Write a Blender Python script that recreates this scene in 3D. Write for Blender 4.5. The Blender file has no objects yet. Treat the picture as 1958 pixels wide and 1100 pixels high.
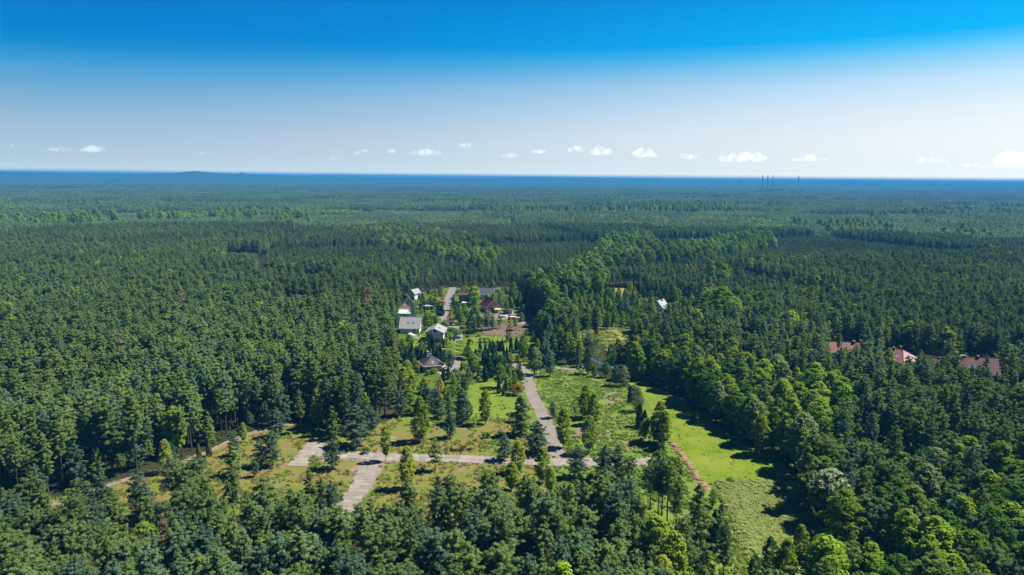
import bpy, math, random
import numpy as np
from mathutils import Matrix, Vector

R = math.radians
sc = bpy.context.scene
col = sc.collection

# ------------------------------------------------------------------ camera
CAM_H, PITCH, ROLL, FPX = 80.0, R(9.1), R(0.53), 1305.0        # FPX: focal length in pixels of the 1958 px wide photo
cam_d = bpy.data.cameras.new("camera")
cam = bpy.data.objects.new("camera", cam_d)
col.objects.link(cam)
CAM_R = Matrix.Rotation(math.pi / 2 - PITCH, 3, 'X') @ Matrix.Rotation(ROLL, 3, 'Z')
cam.matrix_world = Matrix.Translation((0, 0, CAM_H)) @ CAM_R.to_4x4()
cam_d.sensor_width = 36.0
cam_d.lens = 36.0 * FPX / 1958.0
cam_d.clip_start, cam_d.clip_end = 1.0, 120000.0
sc.camera = cam
CR = np.array(CAM_R)

# ------------------------------------------------------------------ sun and sky
EXPO = 1.25
SUN_EL = R(54)
SUN_AZ = np.array([0.97, 0.24])                                # horizontal direction towards the sun
SUN_AZ = SUN_AZ / np.linalg.norm(SUN_AZ)
sun_d = bpy.data.lights.new("sun", 'SUN')
sun_d.energy = 5.0
sun_d.angle = R(0.53)
sun_d.color = (1.0, 0.955, 0.87)
sun = bpy.data.objects.new("sun", sun_d)
col.objects.link(sun)
sdir = Vector((SUN_AZ[0] * math.cos(SUN_EL), SUN_AZ[1] * math.cos(SUN_EL), math.sin(SUN_EL)))
sun.rotation_euler = sdir.to_track_quat('Z', 'Y').to_euler()
sun.location = (200, 100, 300)

world = bpy.data.worlds.new("World")
sc.world = world
world.use_nodes = True


def srgb(r, g, b, a=1.0):
    f = lambda c: (c / 255 / 12.92) if c / 255 <= 0.04045 else ((c / 255 + 0.055) / 1.055) ** 2.4
    return (f(r), f(g), f(b), a)


class NT:
    """small helper round a node tree"""
    def __init__(s, t):
        s.t = t

    def n(s, typ, **kw):
        nd = s.t.nodes.new(typ)
        for k, v in kw.items():
            if k.startswith('i_'):
                nd.inputs[k[2:].replace('_', ' ')].default_value = v
            else:
                setattr(nd, k, v)
        return nd

    def l(s, a, b):
        s.t.links.new(a, b)

    def math(s, op, a, b=None, clamp=False):
        m = s.n('ShaderNodeMath', operation=op, use_clamp=clamp)
        for i, v in enumerate((a, b)):
            if v is None:
                continue
            if isinstance(v, (int, float)):
                m.inputs[i].default_value = v
            else:
                s.l(v, m.inputs[i])
        return m.outputs[0]

    def mix(s, fac, a, b, blend='MIX'):
        m = s.n('ShaderNodeMix', data_type='RGBA', blend_type=blend)
        for i, v in ((0, fac), (6, a), (7, b)):
            if isinstance(v, (int, float)):
                m.inputs[i].default_value = v
            elif isinstance(v, tuple):
                m.inputs[i].default_value = v if len(v) == 4 else v + (1,)
            else:
                s.l(v, m.inputs[i])
        return m.outputs[2]

    def ramp(s, fac, stops, interp='LINEAR'):
        r = s.n('ShaderNodeValToRGB')
        e = r.color_ramp.elements
        r.color_ramp.interpolation = interp
        while len(e) < len(stops):
            e.new(0.5)
        for el, (p, c) in zip(e, stops):
            el.position = p
            el.color = c if len(c) == 4 else tuple(c) + (1,)
        s.l(fac, r.inputs[0])
        return r.outputs[0]

    def noise(s, vec, scale, detail=3.0, rough=0.55):
        n = s.n('ShaderNodeTexNoise')
        n.inputs['Scale'].default_value = scale
        n.inputs['Detail'].default_value = detail
        n.inputs['Roughness'].default_value = rough
        if vec is not None:
            s.l(vec, n.inputs['Vector'])
        return n.outputs[0]


def build_sky():
    t = NT(world.node_tree)
    world.node_tree.nodes.clear()
    out = t.n('ShaderNodeOutputWorld')
    bg = t.n('ShaderNodeBackground')
    geo = t.n('ShaderNodeTexCoord')
    sep = t.n('ShaderNodeSeparateXYZ')
    t.l(geo.outputs['Generated'], sep.inputs[0])
    el = t.math('MULTIPLY', t.math('ARCSINE', sep.outputs[2]), 180 / math.pi)      # elevation in degrees
    el01 = t.math('MULTIPLY', el, 1 / 30.0, clamp=True)
    # towards the sun the low sky is paler, away from it bluer
    hx = t.math('MULTIPLY', sep.outputs[0], float(SUN_AZ[0]))
    hy = t.math('MULTIPLY', sep.outputs[1], float(SUN_AZ[1]))
    hl = t.math('SQRT', t.math('ADD', t.math('MULTIPLY', sep.outputs[0], sep.outputs[0]),
                               t.math('ADD', t.math('MULTIPLY', sep.outputs[1], sep.outputs[1]), 1e-5)))
    d = t.math('DIVIDE', t.math('ADD', hx, hy), hl)
    mr = t.n('ShaderNodeMapRange')
    mr.inputs['From Min'].default_value = -0.40
    mr.inputs['From Max'].default_value = 0.80
    t.l(d, mr.inputs['Value'])
    away = t.ramp(el01, SKY_AWAY)
    toward = t.ramp(el01, SKY_TOWARD)
    grad = t.mix(t.math('POWER', mr.outputs[0], 1.5), away, toward)
    grad = t.mix(1.0, grad, (4.0, 4.0, 4.0, 1), 'MULTIPLY')
    sky = t.n('ShaderNodeTexSky', sky_type='NISHITA')
    sky.sun_disc = False
    sky.sun_elevation = SUN_EL
    sky.sun_rotation = math.atan2(SUN_AZ[0], SUN_AZ[1])
    sk = t.mix(1.0, sky.outputs[0], (0.08, 0.08, 0.08, 1), 'MULTIPLY')
    c = t.mix(0.985, sk, grad)
    t.l(c, bg.inputs[0])
    bg.inputs[1].default_value = 2.0 ** -EXPO
    t.l(bg.outputs[0], out.inputs[0])


# the colours the sky shows through the low haze, by elevation in degrees (away from the sun / towards it)
HAZE_D, HAZE_TOP, HAZE_AIR = 1.55e-4, 131.0, (0.060, 0.225, 0.545)
AWAY = [(0.0, (186, 207, 220)), (0.6, (184, 205, 220)), (1.3, (178, 200, 218)), (2.9, (166, 192, 215)), (4.6, (136, 181, 214)), (6.3, (100, 168, 214)), (7.6, (60, 155, 212)),
        (8.7, (18, 141, 208)), (9.6, (0, 131, 206)), (11.5, (0, 122, 202)), (14.0, (0, 112, 192)), (30.0, (0, 56, 118))]
TOWARD = [(0.0, (240, 246, 247)), (0.7, (240, 246, 247)), (1.8, (243, 249, 252)), (3.5, (245, 250, 254)), (5.2, (234, 246, 255)), (7.0, (204, 234, 255)), (8.4, (150, 218, 255)),
          (9.4, (84, 203, 255)), (10.2, (12, 188, 255)), (12.0, (0, 178, 252)), (14.5, (0, 160, 240)), (30.0, (0, 66, 132))]


def behind_haze(tab):
    """what the bare sky must be so that, seen through the haze, it shows these colours"""
    out = []
    es = sorted(set([0.0, 0.25, 0.4, 0.55, 0.8, 1.1, 1.5, 2.1] + [e for e, c in tab]))
    for e in es:
        S = [np.interp(e, [x[0] for x in tab], [srgb(*x[1])[k] for x in tab]) for k in range(3)]
        T = math.exp(-HAZE_D * min((HAZE_TOP - CAM_H) / math.sin(R(max(e, 0.4))), 28000.0))
        out.append((e / 30.0, tuple(min(3.9, max(0.0, (S[k] - (1 - T) * HAZE_AIR[k]) / T)) / 4.0 for k in range(3))))
    return out


SKY_AWAY, SKY_TOWARD = behind_haze(AWAY), behind_haze(TOWARD)
build_sky()

sc.view_settings.view_transform = 'Standard'
sc.view_settings.look = 'None'
sc.view_settings.gamma = 1.0
sc.view_settings.exposure = EXPO
sc.render.engine = 'CYCLES'
cy = sc.cycles
cy.max_bounces = 6
cy.diffuse_bounces = 3
cy.glossy_bounces = 2
cy.transmission_bounces = 3
cy.volume_bounces = 3
cy.transparent_max_bounces = 8
cy.use_denoising = True
cy.use_adaptive_sampling = True
cy.adaptive_threshold = 0.01
try:
    cy.denoiser = 'OPENIMAGEDENOISE'
    cy.denoising_input_passes = 'RGB_ALBEDO_NORMAL'
except Exception:
    pass


# ------------------------------------------------------------------ picture <-> place
def at(px, py, z=0.0):
    """the point of the place, z metres above the ground, that lies on the sight line of a photo pixel"""
    d = CR @ np.array([(px - 979.0) / FPX, (550.0 - py) / FPX, -1.0])
    k = (z - CAM_H) / d[2]
    return np.array([d[0] * k, d[1] * k, z])


def px_of(P):
    """photo pixel of points (n,3) and the depth along the view"""
    q = (np.asarray(P, float) - np.array([0, 0, CAM_H])) @ CR
    dz = np.maximum(-q[:, 2], 1e-3)
    return np.stack([979 + q[:, 0] / dz * FPX, 550 - q[:, 1] / dz * FPX, dz], 1)


def poly(pts, z=0.0):
    return np.array([at(x, y, z)[:2] for x, y in pts])


def inside(P, pg):
    """which points (n,2) lie in a polygon (m,2)"""
    x, y = P[:, 0], P[:, 1]
    r = np.zeros(len(P), bool)
    j = len(pg) - 1
    for i in range(len(pg)):
        xi, yi, xj, yj = pg[i][0], pg[i][1], pg[j][0], pg[j][1]
        c = ((yi > y) != (yj > y)) & (x < (xj - xi) * (y - yi) / ((yj - yi) if yj != yi else 1e-9) + xi)
        r ^= c
        j = i
    return r


def seg_dist(P, line):
    best = np.full(len(P), 1e9)
    for a, b in zip(line[:-1], line[1:]):
        ab = b - a
        t = np.clip(((P - a) @ ab) / max(ab @ ab, 1e-9), 0, 1)
        best = np.minimum(best, np.linalg.norm(P - (a + t[:, None] * ab), axis=1))
    return best


def vnoise(P, cell, seed):
    """smooth value noise in 0..1 over the ground"""
    q = np.asarray(P, float) / cell
    i = np.floor(q).astype(int)
    f = q - i
    f = f * f * (3 - 2 * f)
    def h(a, b):
        v = np.sin(a * 127.1 + b * 311.7 + seed * 74.7) * 43758.5453
        return v - np.floor(v)
    a, b = i[:, 0], i[:, 1]
    return ((h(a, b) * (1 - f[:, 0]) + h(a + 1, b) * f[:, 0]) * (1 - f[:, 1])
            + (h(a, b + 1) * (1 - f[:, 0]) + h(a + 1, b + 1) * f[:, 0]) * f[:, 1])


# ------------------------------------------------------------------ object helpers
def tag(o, label=None, cat=None, group=None, kind=None):
    if label:
        o['label'] = label
    if cat:
        o['category'] = cat
    if group:
        o['group'] = group
    if kind:
        o['kind'] = kind
    return o


def empty(name, loc, rz=0.0):
    o = bpy.data.objects.new(name, None)
    o.empty_display_size = 0.5
    o.location = loc
    o.rotation_euler = (0, 0, rz)
    col.objects.link(o)
    return o


def link(name, mesh, parent=None, loc=None):
    o = bpy.data.objects.new(name, mesh)
    col.objects.link(o)
    if parent is not None:
        o.parent = parent
    if loc is not None:
        o.location = loc
    return o


class MB:
    """collects polygons into one mesh"""
    def __init__(s):
        s.v, s.f, s.m = [], [], []

    def add(s, vs, fs, m=0):
        k = len(s.v)
        s.v += [tuple(map(float, p)) for p in vs]
        s.f += [tuple(int(i) + k for i in f) for f in fs]
        s.m += [m] * len(fs)
        return s

    def box(s, x0, y0, z0, x1, y1, z1, m=0):
        return s.add([(x0, y0, z0), (x1, y0, z0), (x1, y1, z0), (x0, y1, z0), (x0, y0, z1), (x1, y0, z1), (x1, y1, z1), (x0, y1, z1)],
                     [(3, 2, 1, 0), (4, 5, 6, 7), (0, 1, 5, 4), (1, 2, 6, 5), (2, 3, 7, 6), (3, 0, 4, 7)], m)

    def prism(s, prof, y0, y1, m=0):
        """profile in xz pulled along y"""
        n = len(prof)
        vs = [(x, y0, z) for x, z in prof] + [(x, y1, z) for x, z in prof]
        fs = [tuple(range(n)), tuple(range(2 * n - 1, n - 1, -1))] + [(i, i + n, (i + 1) % n + n, (i + 1) % n) for i in range(n)]
        return s.add(vs, fs, m)

    def tube(s, p, q, r0, r1, n=6, m=0, cap=True):
        p, q = np.array(p, float), np.array(q, float)
        d = q - p
        d /= np.linalg.norm(d) + 1e-9
        u = np.cross(d, (0.3, 0.9, 0.2))
        u /= np.linalg.norm(u)
        w = np.cross(d, u)
        ring = [(math.cos(2 * math.pi * i / n), math.sin(2 * math.pi * i / n)) for i in range(n)]
        vs = [p + (u * c + w * s_) * r0 for c, s_ in ring] + [q + (u * c + w * s_) * r1 for c, s_ in ring]
        fs = [(i, (i + 1) % n, (i + 1) % n + n, i + n) for i in range(n)]
        if cap:
            fs += [tuple(range(n - 1, -1, -1)), tuple(range(n, 2 * n))]
        return s.add(vs, fs, m)

    def mesh(s, name, mats, smooth=False):
        me = bpy.data.meshes.new(name)
        me.from_pydata(s.v, [], s.f)
        for mt in (mats if isinstance(mats, (list, tuple)) else [mats]):
            me.materials.append(mt)
        if any(s.m):
            me.polygons.foreach_set('material_index', s.m)
        if smooth:
            me.polygons.foreach_set('use_smooth', [True] * len(me.polygons))
        me.update()
        return me

    def build(s, name, mats, parent=None, smooth=False):
        return link(name, s.mesh(name, mats, smooth), parent)


# ------------------------------------------------------------------ materials
def new_mat(name):
    m = bpy.data.materials.new(name)
    m.use_nodes = True
    m.node_tree.nodes.clear()
    t = NT(m.node_tree)
    out = t.n('ShaderNodeOutputMaterial')
    return m, t, out


def plain(name, c, rough=0.8, var=0.25, scale=0.8, metallic=0.0, c2=None, spec=0.3, bump=0.0):
    """a painted, tiled or plastered surface: two close colours worn into each other"""
    m, t, out = new_mat(name)
    geo = t.n('ShaderNodeNewGeometry')
    n1 = t.noise(geo.outputs['Position'], scale, 4, 0.6)
    n2 = t.noise(geo.outputs['Position'], scale * 7, 2, 0.6)
    f = t.math('ADD', t.math('MULTIPLY', n1, 0.7), t.math('MULTIPLY', n2, 0.3))
    mr = t.n('ShaderNodeMapRange')
    mr.inputs['From Min'].default_value = 0.3
    mr.inputs['From Max'].default_value = 0.7
    t.l(f, mr.inputs['Value'])
    c2 = c2 or tuple(x * (1 - var) for x in c[:3])
    cc = t.mix(mr.outputs[0], tuple(c[:3]), tuple(c2[:3]))
    b = t.n('ShaderNodeBsdfPrincipled')
    t.l(cc, b.inputs['Base Color'])
    b.inputs['Roughness'].default_value = rough
    b.inputs['Metallic'].default_value = metallic
    b.inputs['Specular IOR Level'].default_value = spec
    if bump:
        bp = t.n('ShaderNodeBump')
        bp.inputs['Strength'].default_value = bump
        bp.inputs['Distance'].default_value = 0.05
        t.l(n2, bp.inputs['Height'])
        t.l(bp.outputs[0], b.inputs['Normal'])
    t.l(b.outputs[0], out.inputs[0])
    return m


def leafy(name, dark, light, alt=None, trans=0.36, stand=0.0):
    """leaves or needles: the colour varies from clump to clump, tree to tree and stand to stand"""
    m, t, out = new_mat(name)
    at_ = t.n('ShaderNodeAttribute', attribute_name='tint')
    oi = t.n('ShaderNodeObjectInfo')
    geo = t.n('ShaderNodeNewGeometry')
    nz = t.noise(geo.outputs['Position'], 0.011, 2, 0.5)
    f = t.math('ADD', t.math('MULTIPLY', at_.outputs['Fac'], 0.5), t.math('MULTIPLY', oi.outputs['Random'], 0.5))
    c = t.mix(f, dark, light)
    if alt:
        r2 = t.math('FRACT', t.math('MULTIPLY', oi.outputs['Random'], 17.31))
        c = t.mix(t.math('MULTIPLY', t.math('POWER', r2, 2.0), 0.85), c, alt)
    mr = t.n('ShaderNodeMapRange')
    mr.inputs['From Min'].default_value = 0.3
    mr.inputs['From Max'].default_value = 0.7
    mr.inputs['To Min'].default_value = 0.78
    mr.inputs['To Max'].default_value = 1.22
    t.l(nz, mr.inputs['Value'])
    hs = t.n('ShaderNodeHueSaturation')
    t.l(mr.outputs[0], hs.inputs['Value'])
    t.l(c, hs.inputs['Color'])
    df = t.n('ShaderNodeBsdfDiffuse')
    tr = t.n('ShaderNodeBsdfTranslucent')
    t.l(hs.outputs[0], df.inputs[0])
    t.l(hs.outputs[0], tr.inputs[0])
    mx = t.n('ShaderNodeMixShader')
    mx.inputs[0].default_value = trans
    t.l(df.outputs[0], mx.inputs[1])
    t.l(tr.outputs[0], mx.inputs[2])
    t.l(mx.outputs[0], out.inputs[0])
    return m


def barky(name, low, high):
    m, t, out = new_mat(name)
    at_ = t.n('ShaderNodeAttribute', attribute_name='tint')
    oi = t.n('ShaderNodeObjectInfo')
    c = t.mix(at_.outputs['Fac'], low, high)
    hs = t.n('ShaderNodeHueSaturation')
    t.l(t.math('ADD', t.math('MULTIPLY', oi.outputs['Random'], 0.5), 0.75), hs.inputs['Value'])
    t.l(c, hs.inputs['Color'])
    df = t.n('ShaderNodeBsdfDiffuse')
    t.l(hs.outputs[0], df.inputs[0])
    t.l(df.outputs[0], out.inputs[0])
    return m


def grassy(name, stops, s1=0.06, s2=0.9, bump=0.5, soil=None, soil_at=0.62):
    """turf or bare ground: broad patches, fine blotches, tussock relief"""
    m, t, out = new_mat(name)
    geo = t.n('ShaderNodeNewGeometry')
    P = geo.outputs['Position']
    n1 = t.noise(P, s1, 4, 0.6)
    n2 = t.noise(P, s2, 3, 0.65)
    n3 = t.noise(P, s2 * 4, 2, 0.6)
    f = t.math('ADD', t.math('MULTIPLY', n1, 0.55), t.math('ADD', t.math('MULTIPLY', n2, 0.3), t.math('MULTIPLY', n3, 0.15)))
    c = t.ramp(f, stops)
    if soil:
        n4 = t.noise(P, s1 * 1.7, 5, 0.68)
        k = t.n('ShaderNodeMapRange')
        k.inputs['From Min'].default_value = soil_at
        k.inputs['From Max'].default_value = soil_at + 0.06
        t.l(n4, k.inputs['Value'])
        c = t.mix(k.outputs[0], c, soil)
    b = t.n('ShaderNodeBsdfDiffuse')
    t.l(c, b.inputs[0])
    bp = t.n('ShaderNodeBump')
    bp.inputs['Strength'].default_value = bump
    bp.inputs['Distance'].default_value = 0.35
    t.l(t.math('ADD', n2, t.math('MULTIPLY', n3, 0.5)), bp.inputs['Height'])
    t.l(bp.outputs[0], b.inputs['Normal'])
    t.l(b.outputs[0], out.inputs[0])
    return m


M = {}
M['needle'] = leafy('needle', (0.090, 0.146, 0.036), (0.210, 0.284, 0.070), alt=(0.118, 0.184, 0.074), trans=0.38)
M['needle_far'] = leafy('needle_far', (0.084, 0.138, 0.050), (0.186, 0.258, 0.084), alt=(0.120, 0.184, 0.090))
M['needle_blue'] = leafy('needle_blue', (0.064, 0.120, 0.066), (0.138, 0.218, 0.122), trans=0.38)
M['needle_dark'] = leafy('needle_dark', (0.014, 0.040, 0.014), (0.036, 0.080, 0.024))
M['needle_olive'] = leafy('needle_olive', (0.075, 0.090, 0.020), (0.150, 0.160, 0.035))
M['needle_gold'] = leafy('needle_gold', (0.16, 0.12, 0.018), (0.30, 0.22, 0.03))
M['leaf'] = leafy('leaf', (0.074, 0.155, 0.014), (0.175, 0.285, 0.026), alt=(0.22, 0.28, 0.048), trans=0.42)
M['leaf_lime'] = leafy('leaf_lime', (0.13, 0.22, 0.018), (0.27, 0.37, 0.030), trans=0.42)
M['leaf_dark'] = leafy('leaf_dark', (0.044, 0.105, 0.016), (0.100, 0.195, 0.027), trans=0.38)
M['leaf_pale'] = leafy('leaf_pale', (0.105, 0.155, 0.052), (0.205, 0.262, 0.100), trans=0.35)
M['leaf_gold'] = leafy('leaf_gold', (0.24, 0.22, 0.025), (0.40, 0.33, 0.04), trans=0.35)
M['leaf_rust'] = leafy('leaf_rust', (0.10, 0.070, 0.020), (0.20, 0.13, 0.035), trans=0.38)
M['leaf_birch'] = leafy('leaf_birch', (0.125, 0.200, 0.016), (0.255, 0.335, 0.026), alt=(0.30, 0.34, 0.03), trans=0.42)
M['blossom'] = leafy('blossom', (0.22, 0.29, 0.12), (0.38, 0.42, 0.23), trans=0.25)
M['twig_dead'] = leafy('twig_dead', (0.14, 0.090, 0.055), (0.22, 0.150, 0.095), trans=0.1)
M['bark_pine'] = barky('bark_pine', (0.060, 0.046, 0.038), (0.20, 0.095, 0.048))
M['bark'] = barky('bark', (0.055, 0.046, 0.038), (0.08, 0.07, 0.055))
M['bark_birch'] = barky('bark_birch', (0.30, 0.29, 0.27), (0.55, 0.54, 0.50))


# ------------------------------------------------------------------ foliage meshes
def unit(rng, shape):
    v = rng.normal(size=shape + (3,))
    return v / (np.linalg.norm(v, axis=-1, keepdims=True) + 1e-9)


def cards(rng, C, Rr, n, size, up=0.25, elong=1.25, wide=0.62, hemi=0.0, hang=0.0, fine=True):
    """leaf sprays spread through clumps; returns verts (k,4,3) and a tint per spray"""
    C = np.asarray(C, float)
    Rr = np.asarray(Rr, float)
    k = len(C)
    if fine:
        n, size = int(n * 1.7), size * 0.76
    d = unit(rng, (k, n))
    if hemi:
        d[..., 2] = np.where(rng.random((k, n)) < hemi, np.abs(d[..., 2]), d[..., 2])
    rad = 0.55 + 0.5 * rng.random((k, n, 1))
    pos = C[:, None] + d * Rr[:, None] * rad
    nr = d * 0.9 + unit(rng, (k, n)) * 0.55 + np.array([0, 0, up])
    nr /= np.linalg.norm(nr, axis=-1, keepdims=True)
    ref = unit(rng, (k, n)) + np.array([0, 0, -hang])
    tg = ref - nr * (ref * nr).sum(-1, keepdims=True)
    tg /= np.linalg.norm(tg, axis=-1, keepdims=True) + 1e-9
    bt = np.cross(nr, tg)
    s = size * (0.65 + 0.7 * rng.random((k, n, 1)))
    q = np.stack([pos + tg * s * elong, pos + bt * s * wide, pos - tg * s * elong, pos - bt * s * wide], 2)
    tint = np.clip(rng.random((k, 1)) * 0.7 + rng.random((k, n)) * 0.3, 0, 1)
    return q.reshape(-1, 4, 3), tint.reshape(-1)


def set_tint(me, tint):
    a = me.attributes.new('tint', 'FLOAT', 'FACE')
    a.data.foreach_set('value', np.asarray(tint, np.float32))


def card_mesh(name, parts, mats):
    """parts: list of (quads, tint, slot)"""
    V = np.concatenate([p[0].reshape(-1, 3) for p in parts])
    nq = len(V) // 4
    me = bpy.data.meshes.new(name)
    me.vertices.add(len(V))
    me.vertices.foreach_set('co', V.astype(np.float32).ravel())
    me.loops.add(nq * 4)
    me.loops.foreach_set('vertex_index', np.arange(nq * 4, dtype=np.int32))
    me.polygons.add(nq)
    me.polygons.foreach_set('loop_start', np.arange(0, nq * 4, 4, dtype=np.int32))
    for m in mats:
        me.materials.append(m)
    me.polygons.foreach_set('material_index', np.concatenate([np.full(len(p[0]), p[2], np.int32) for p in parts]))
    me.update(calc_edges=True)
    me.validate()
    set_tint(me, np.concatenate([p[1] for p in parts]))
    return me


def trunk_mesh(rng, name, H, r, mat, top=0.95, lean=0.0, limbs=(), sides=6, swap=0.45):
    """tapered bent trunk with limbs; tint rises with height (old bark below, young bark above)"""
    mb = MB()
    tint = []
    pts = []
    ph = rng.random() * 6.28
    for i in range(6):
        t = i / 5
        o = math.sin(t * 2.6 + ph) * 0.012 * H * t + lean * H * t * t
        pts.append(np.array([o, math.cos(ph) * 0.01 * H * t, t * top * H]))
    for i in range(5):
        r0, r1 = r * (1 - 0.17 * i), r * (1 - 0.17 * (i + 1))
        if i == 0:
            r0 *= 1.35
        n0 = len(mb.f)
        mb.tube(pts[i], pts[i + 1], r0, max(r1, 0.03), sides, cap=False)
        tint += [0.0 if i / 5 < swap else min(1.0, (i / 5 - swap) * 4 + 0.4)] * (len(mb.f) - n0)
    for (a, b, ra) in limbs:
        n0 = len(mb.f)
        mb.tube(a, b, ra, ra * 0.35, 3, cap=False)
        tint += [0.5] * (len(mb.f) - n0)
    me = mb.mesh(name, mat)
    set_tint(me, tint)
    return me


def merge(name, a, b):
    """trunk and crown in one mesh, for the trees of the stuff stands"""
    va = np.empty(len(a.vertices) * 3, np.float32); a.vertices.foreach_get('co', va)
    vb = np.empty(len(b.vertices) * 3, np.float32); b.vertices.foreach_get('co', vb)
    ta = np.empty(len(a.polygons), np.float32); a.attributes['tint'].data.foreach_get('value', ta)
    tb = np.empty(len(b.polygons), np.float32); b.attributes['tint'].data.foreach_get('value', tb)
    me = bpy.data.meshes.new(name)
    fa = [tuple(p.vertices) for p in a.polygons]
    k = len(a.vertices)
    fb = [tuple(i + k for i in p.vertices) for p in b.polygons]
    me.from_pydata(np.concatenate([va, vb]).reshape(-1, 3).tolist(), [], fa + fb)
    me.materials.append(a.materials[0])
    for m in b.materials:
        me.materials.append(m)
    mi = np.zeros(len(fa) + len(fb), np.int32)
    sl = np.empty(len(fb), np.int32); b.polygons.foreach_get('material_index', sl)
    mi[len(fa):] = sl + 1
    me.polygons.foreach_set('material_index', mi)
    me.update()
    set_tint(me, np.concatenate([ta, tb]))
    return me


def pine(rng, nm, H=18.0, cb=0.45, rmax=2.3, nlev=10, mat='needle', flat=0.6, n=17, size=0.25, power=0.6, lean=0.0):
    C, Rr, limbs = [], [], []
    for i in range(nlev):
        t = i / (nlev - 1)
        z = (cb + (0.985 - cb) * t) * H + rng.normal() * 0.12
        f = (1 - t) ** power * (0.6 + 0.4 * min(1, t / 0.22)) + 0.05
        nb = max(4, int(round(7.6 * (0.45 + 0.55 * f)))) if t < 0.97 else 3
        a0 = rng.random() * 6.28
        for j in range(nb):
            a = a0 + 6.283 * j / nb + rng.normal() * 0.25
            L = rmax * f * (0.5 + 0.72 * rng.random())
            if rng.random() < 0.1:
                L *= 1.25
            rise = 0.12 + 0.25 * t + rng.normal() * 0.08
            ox = lean * H * (z / H) ** 2
            for q in ((0.35, 0.72, 1.0) if L > 1.3 else (0.5, 1.0)):
                zz = z + L * q * rise + rng.normal() * 0.26
                C.append((math.cos(a) * L * q + ox + rng.normal() * 0.12, math.sin(a) * L * q + rng.normal() * 0.12, zz))
                rr = (0.25 + 0.105 * L) * (0.65 + 0.7 * rng.random())
                Rr.append((rr, rr, rr * flat))
            if t < 0.8:
                limbs.append(((ox, 0, z - 0.1), (math.cos(a) * L * 0.85 + ox, math.sin(a) * L * 0.85, z + L * 0.8 * rise), 0.05 + 0.012 * L))
    for _ in range(3):                                           # a few dead stubs under the crown
        a = rng.random() * 6.28
        z = H * (cb - 0.03 - 0.2 * rng.random())
        if z > 1:
            limbs.append(((lean * z * z / H, 0, z), (math.cos(a) * 1.1, math.sin(a) * 1.1, z + 0.1), 0.035))
    q, t_ = cards(rng, C, Rr, int(n * 1.55), size, up=0.6, elong=1.35, wide=0.32, hemi=0.45)
    crown = card_mesh(nm + '_crown', [(q, t_, 0)], [M[mat]])
    trunk = trunk_mesh(rng, nm + '_trunk', H, 0.012 * H, M['bark_pine'], 0.95, lean, limbs)
    return trunk, crown, H


def broad(rng, nm, H=16.0, cb=0.2, rmax=3.6, nc=46, mat='leaf', n=25, size=0.28, egg=0.45, bark='bark', rc=0.78, hang=0.0, gaps=0.0, cap=None, r=0.018):
    """leafy crown: clumps over an egg-shaped envelope plus a few inside"""
    C, Rr, limbs = [], [], []
    zc0, zc1 = cb * H, H
    nc = int(nc * 1.7)
    for i in range(nc):
        u = (i + 0.5) / nc
        z01 = min(1.0, max(0.02, u + rng.normal() * 0.05))
        w = math.sin(math.pi * min(1, z01) ** (math.log(0.5) / math.log(egg))) ** 0.62 if z01 < 1 else 0.05
        a = i * 2.39996 + rng.normal() * 0.3
        if rng.random() < gaps:
            continue
        rr = rmax * w * (0.66 + 0.36 * rng.random()) * (0.5 if rng.random() < 0.18 else 1)
        z = zc0 + (zc1 - zc0) * z01 - 0.35
        C.append((math.cos(a) * rr, math.sin(a) * rr, z))
        s = rc * (0.7 + 0.55 * rng.random())
        Rr.append((s, s, s * 0.8))
        if i % 5 == 0 and z01 < 0.75:
            limbs.append(((0, 0, z - 0.5 * rr), (math.cos(a) * rr * 0.85, math.sin(a) * rr * 0.85, z), 0.0045 * H))
    q, t_ = cards(rng, C, Rr, n, size, up=0.45, elong=1.0, wide=0.8, hemi=0.4, hang=hang)
    parts = [(q, t_, 0)]
    mats = [M[mat]]
    if cap:                                                      # blossom sprays over the upper crown
        Cc = [(c[0] * 1.04, c[1] * 1.04, c[2] + 0.35) for c in C if c[2] > zc0 + 0.52 * (zc1 - zc0)]
        q2, t2 = cards(rng, Cc, [(0.95, 0.95, 0.6)] * len(Cc), 24, 0.24, up=0.9, hemi=0.9)
        parts.append((q2, t2, 1))
        mats.append(M[cap])
    crown = card_mesh(nm + '_crown', parts, mats)
    trunk = trunk_mesh(rng, nm + '_trunk', H, r * H * 0.8, M[bark], 0.82, 0.0, limbs, swap=0.2)
    return trunk, crown, H


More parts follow.
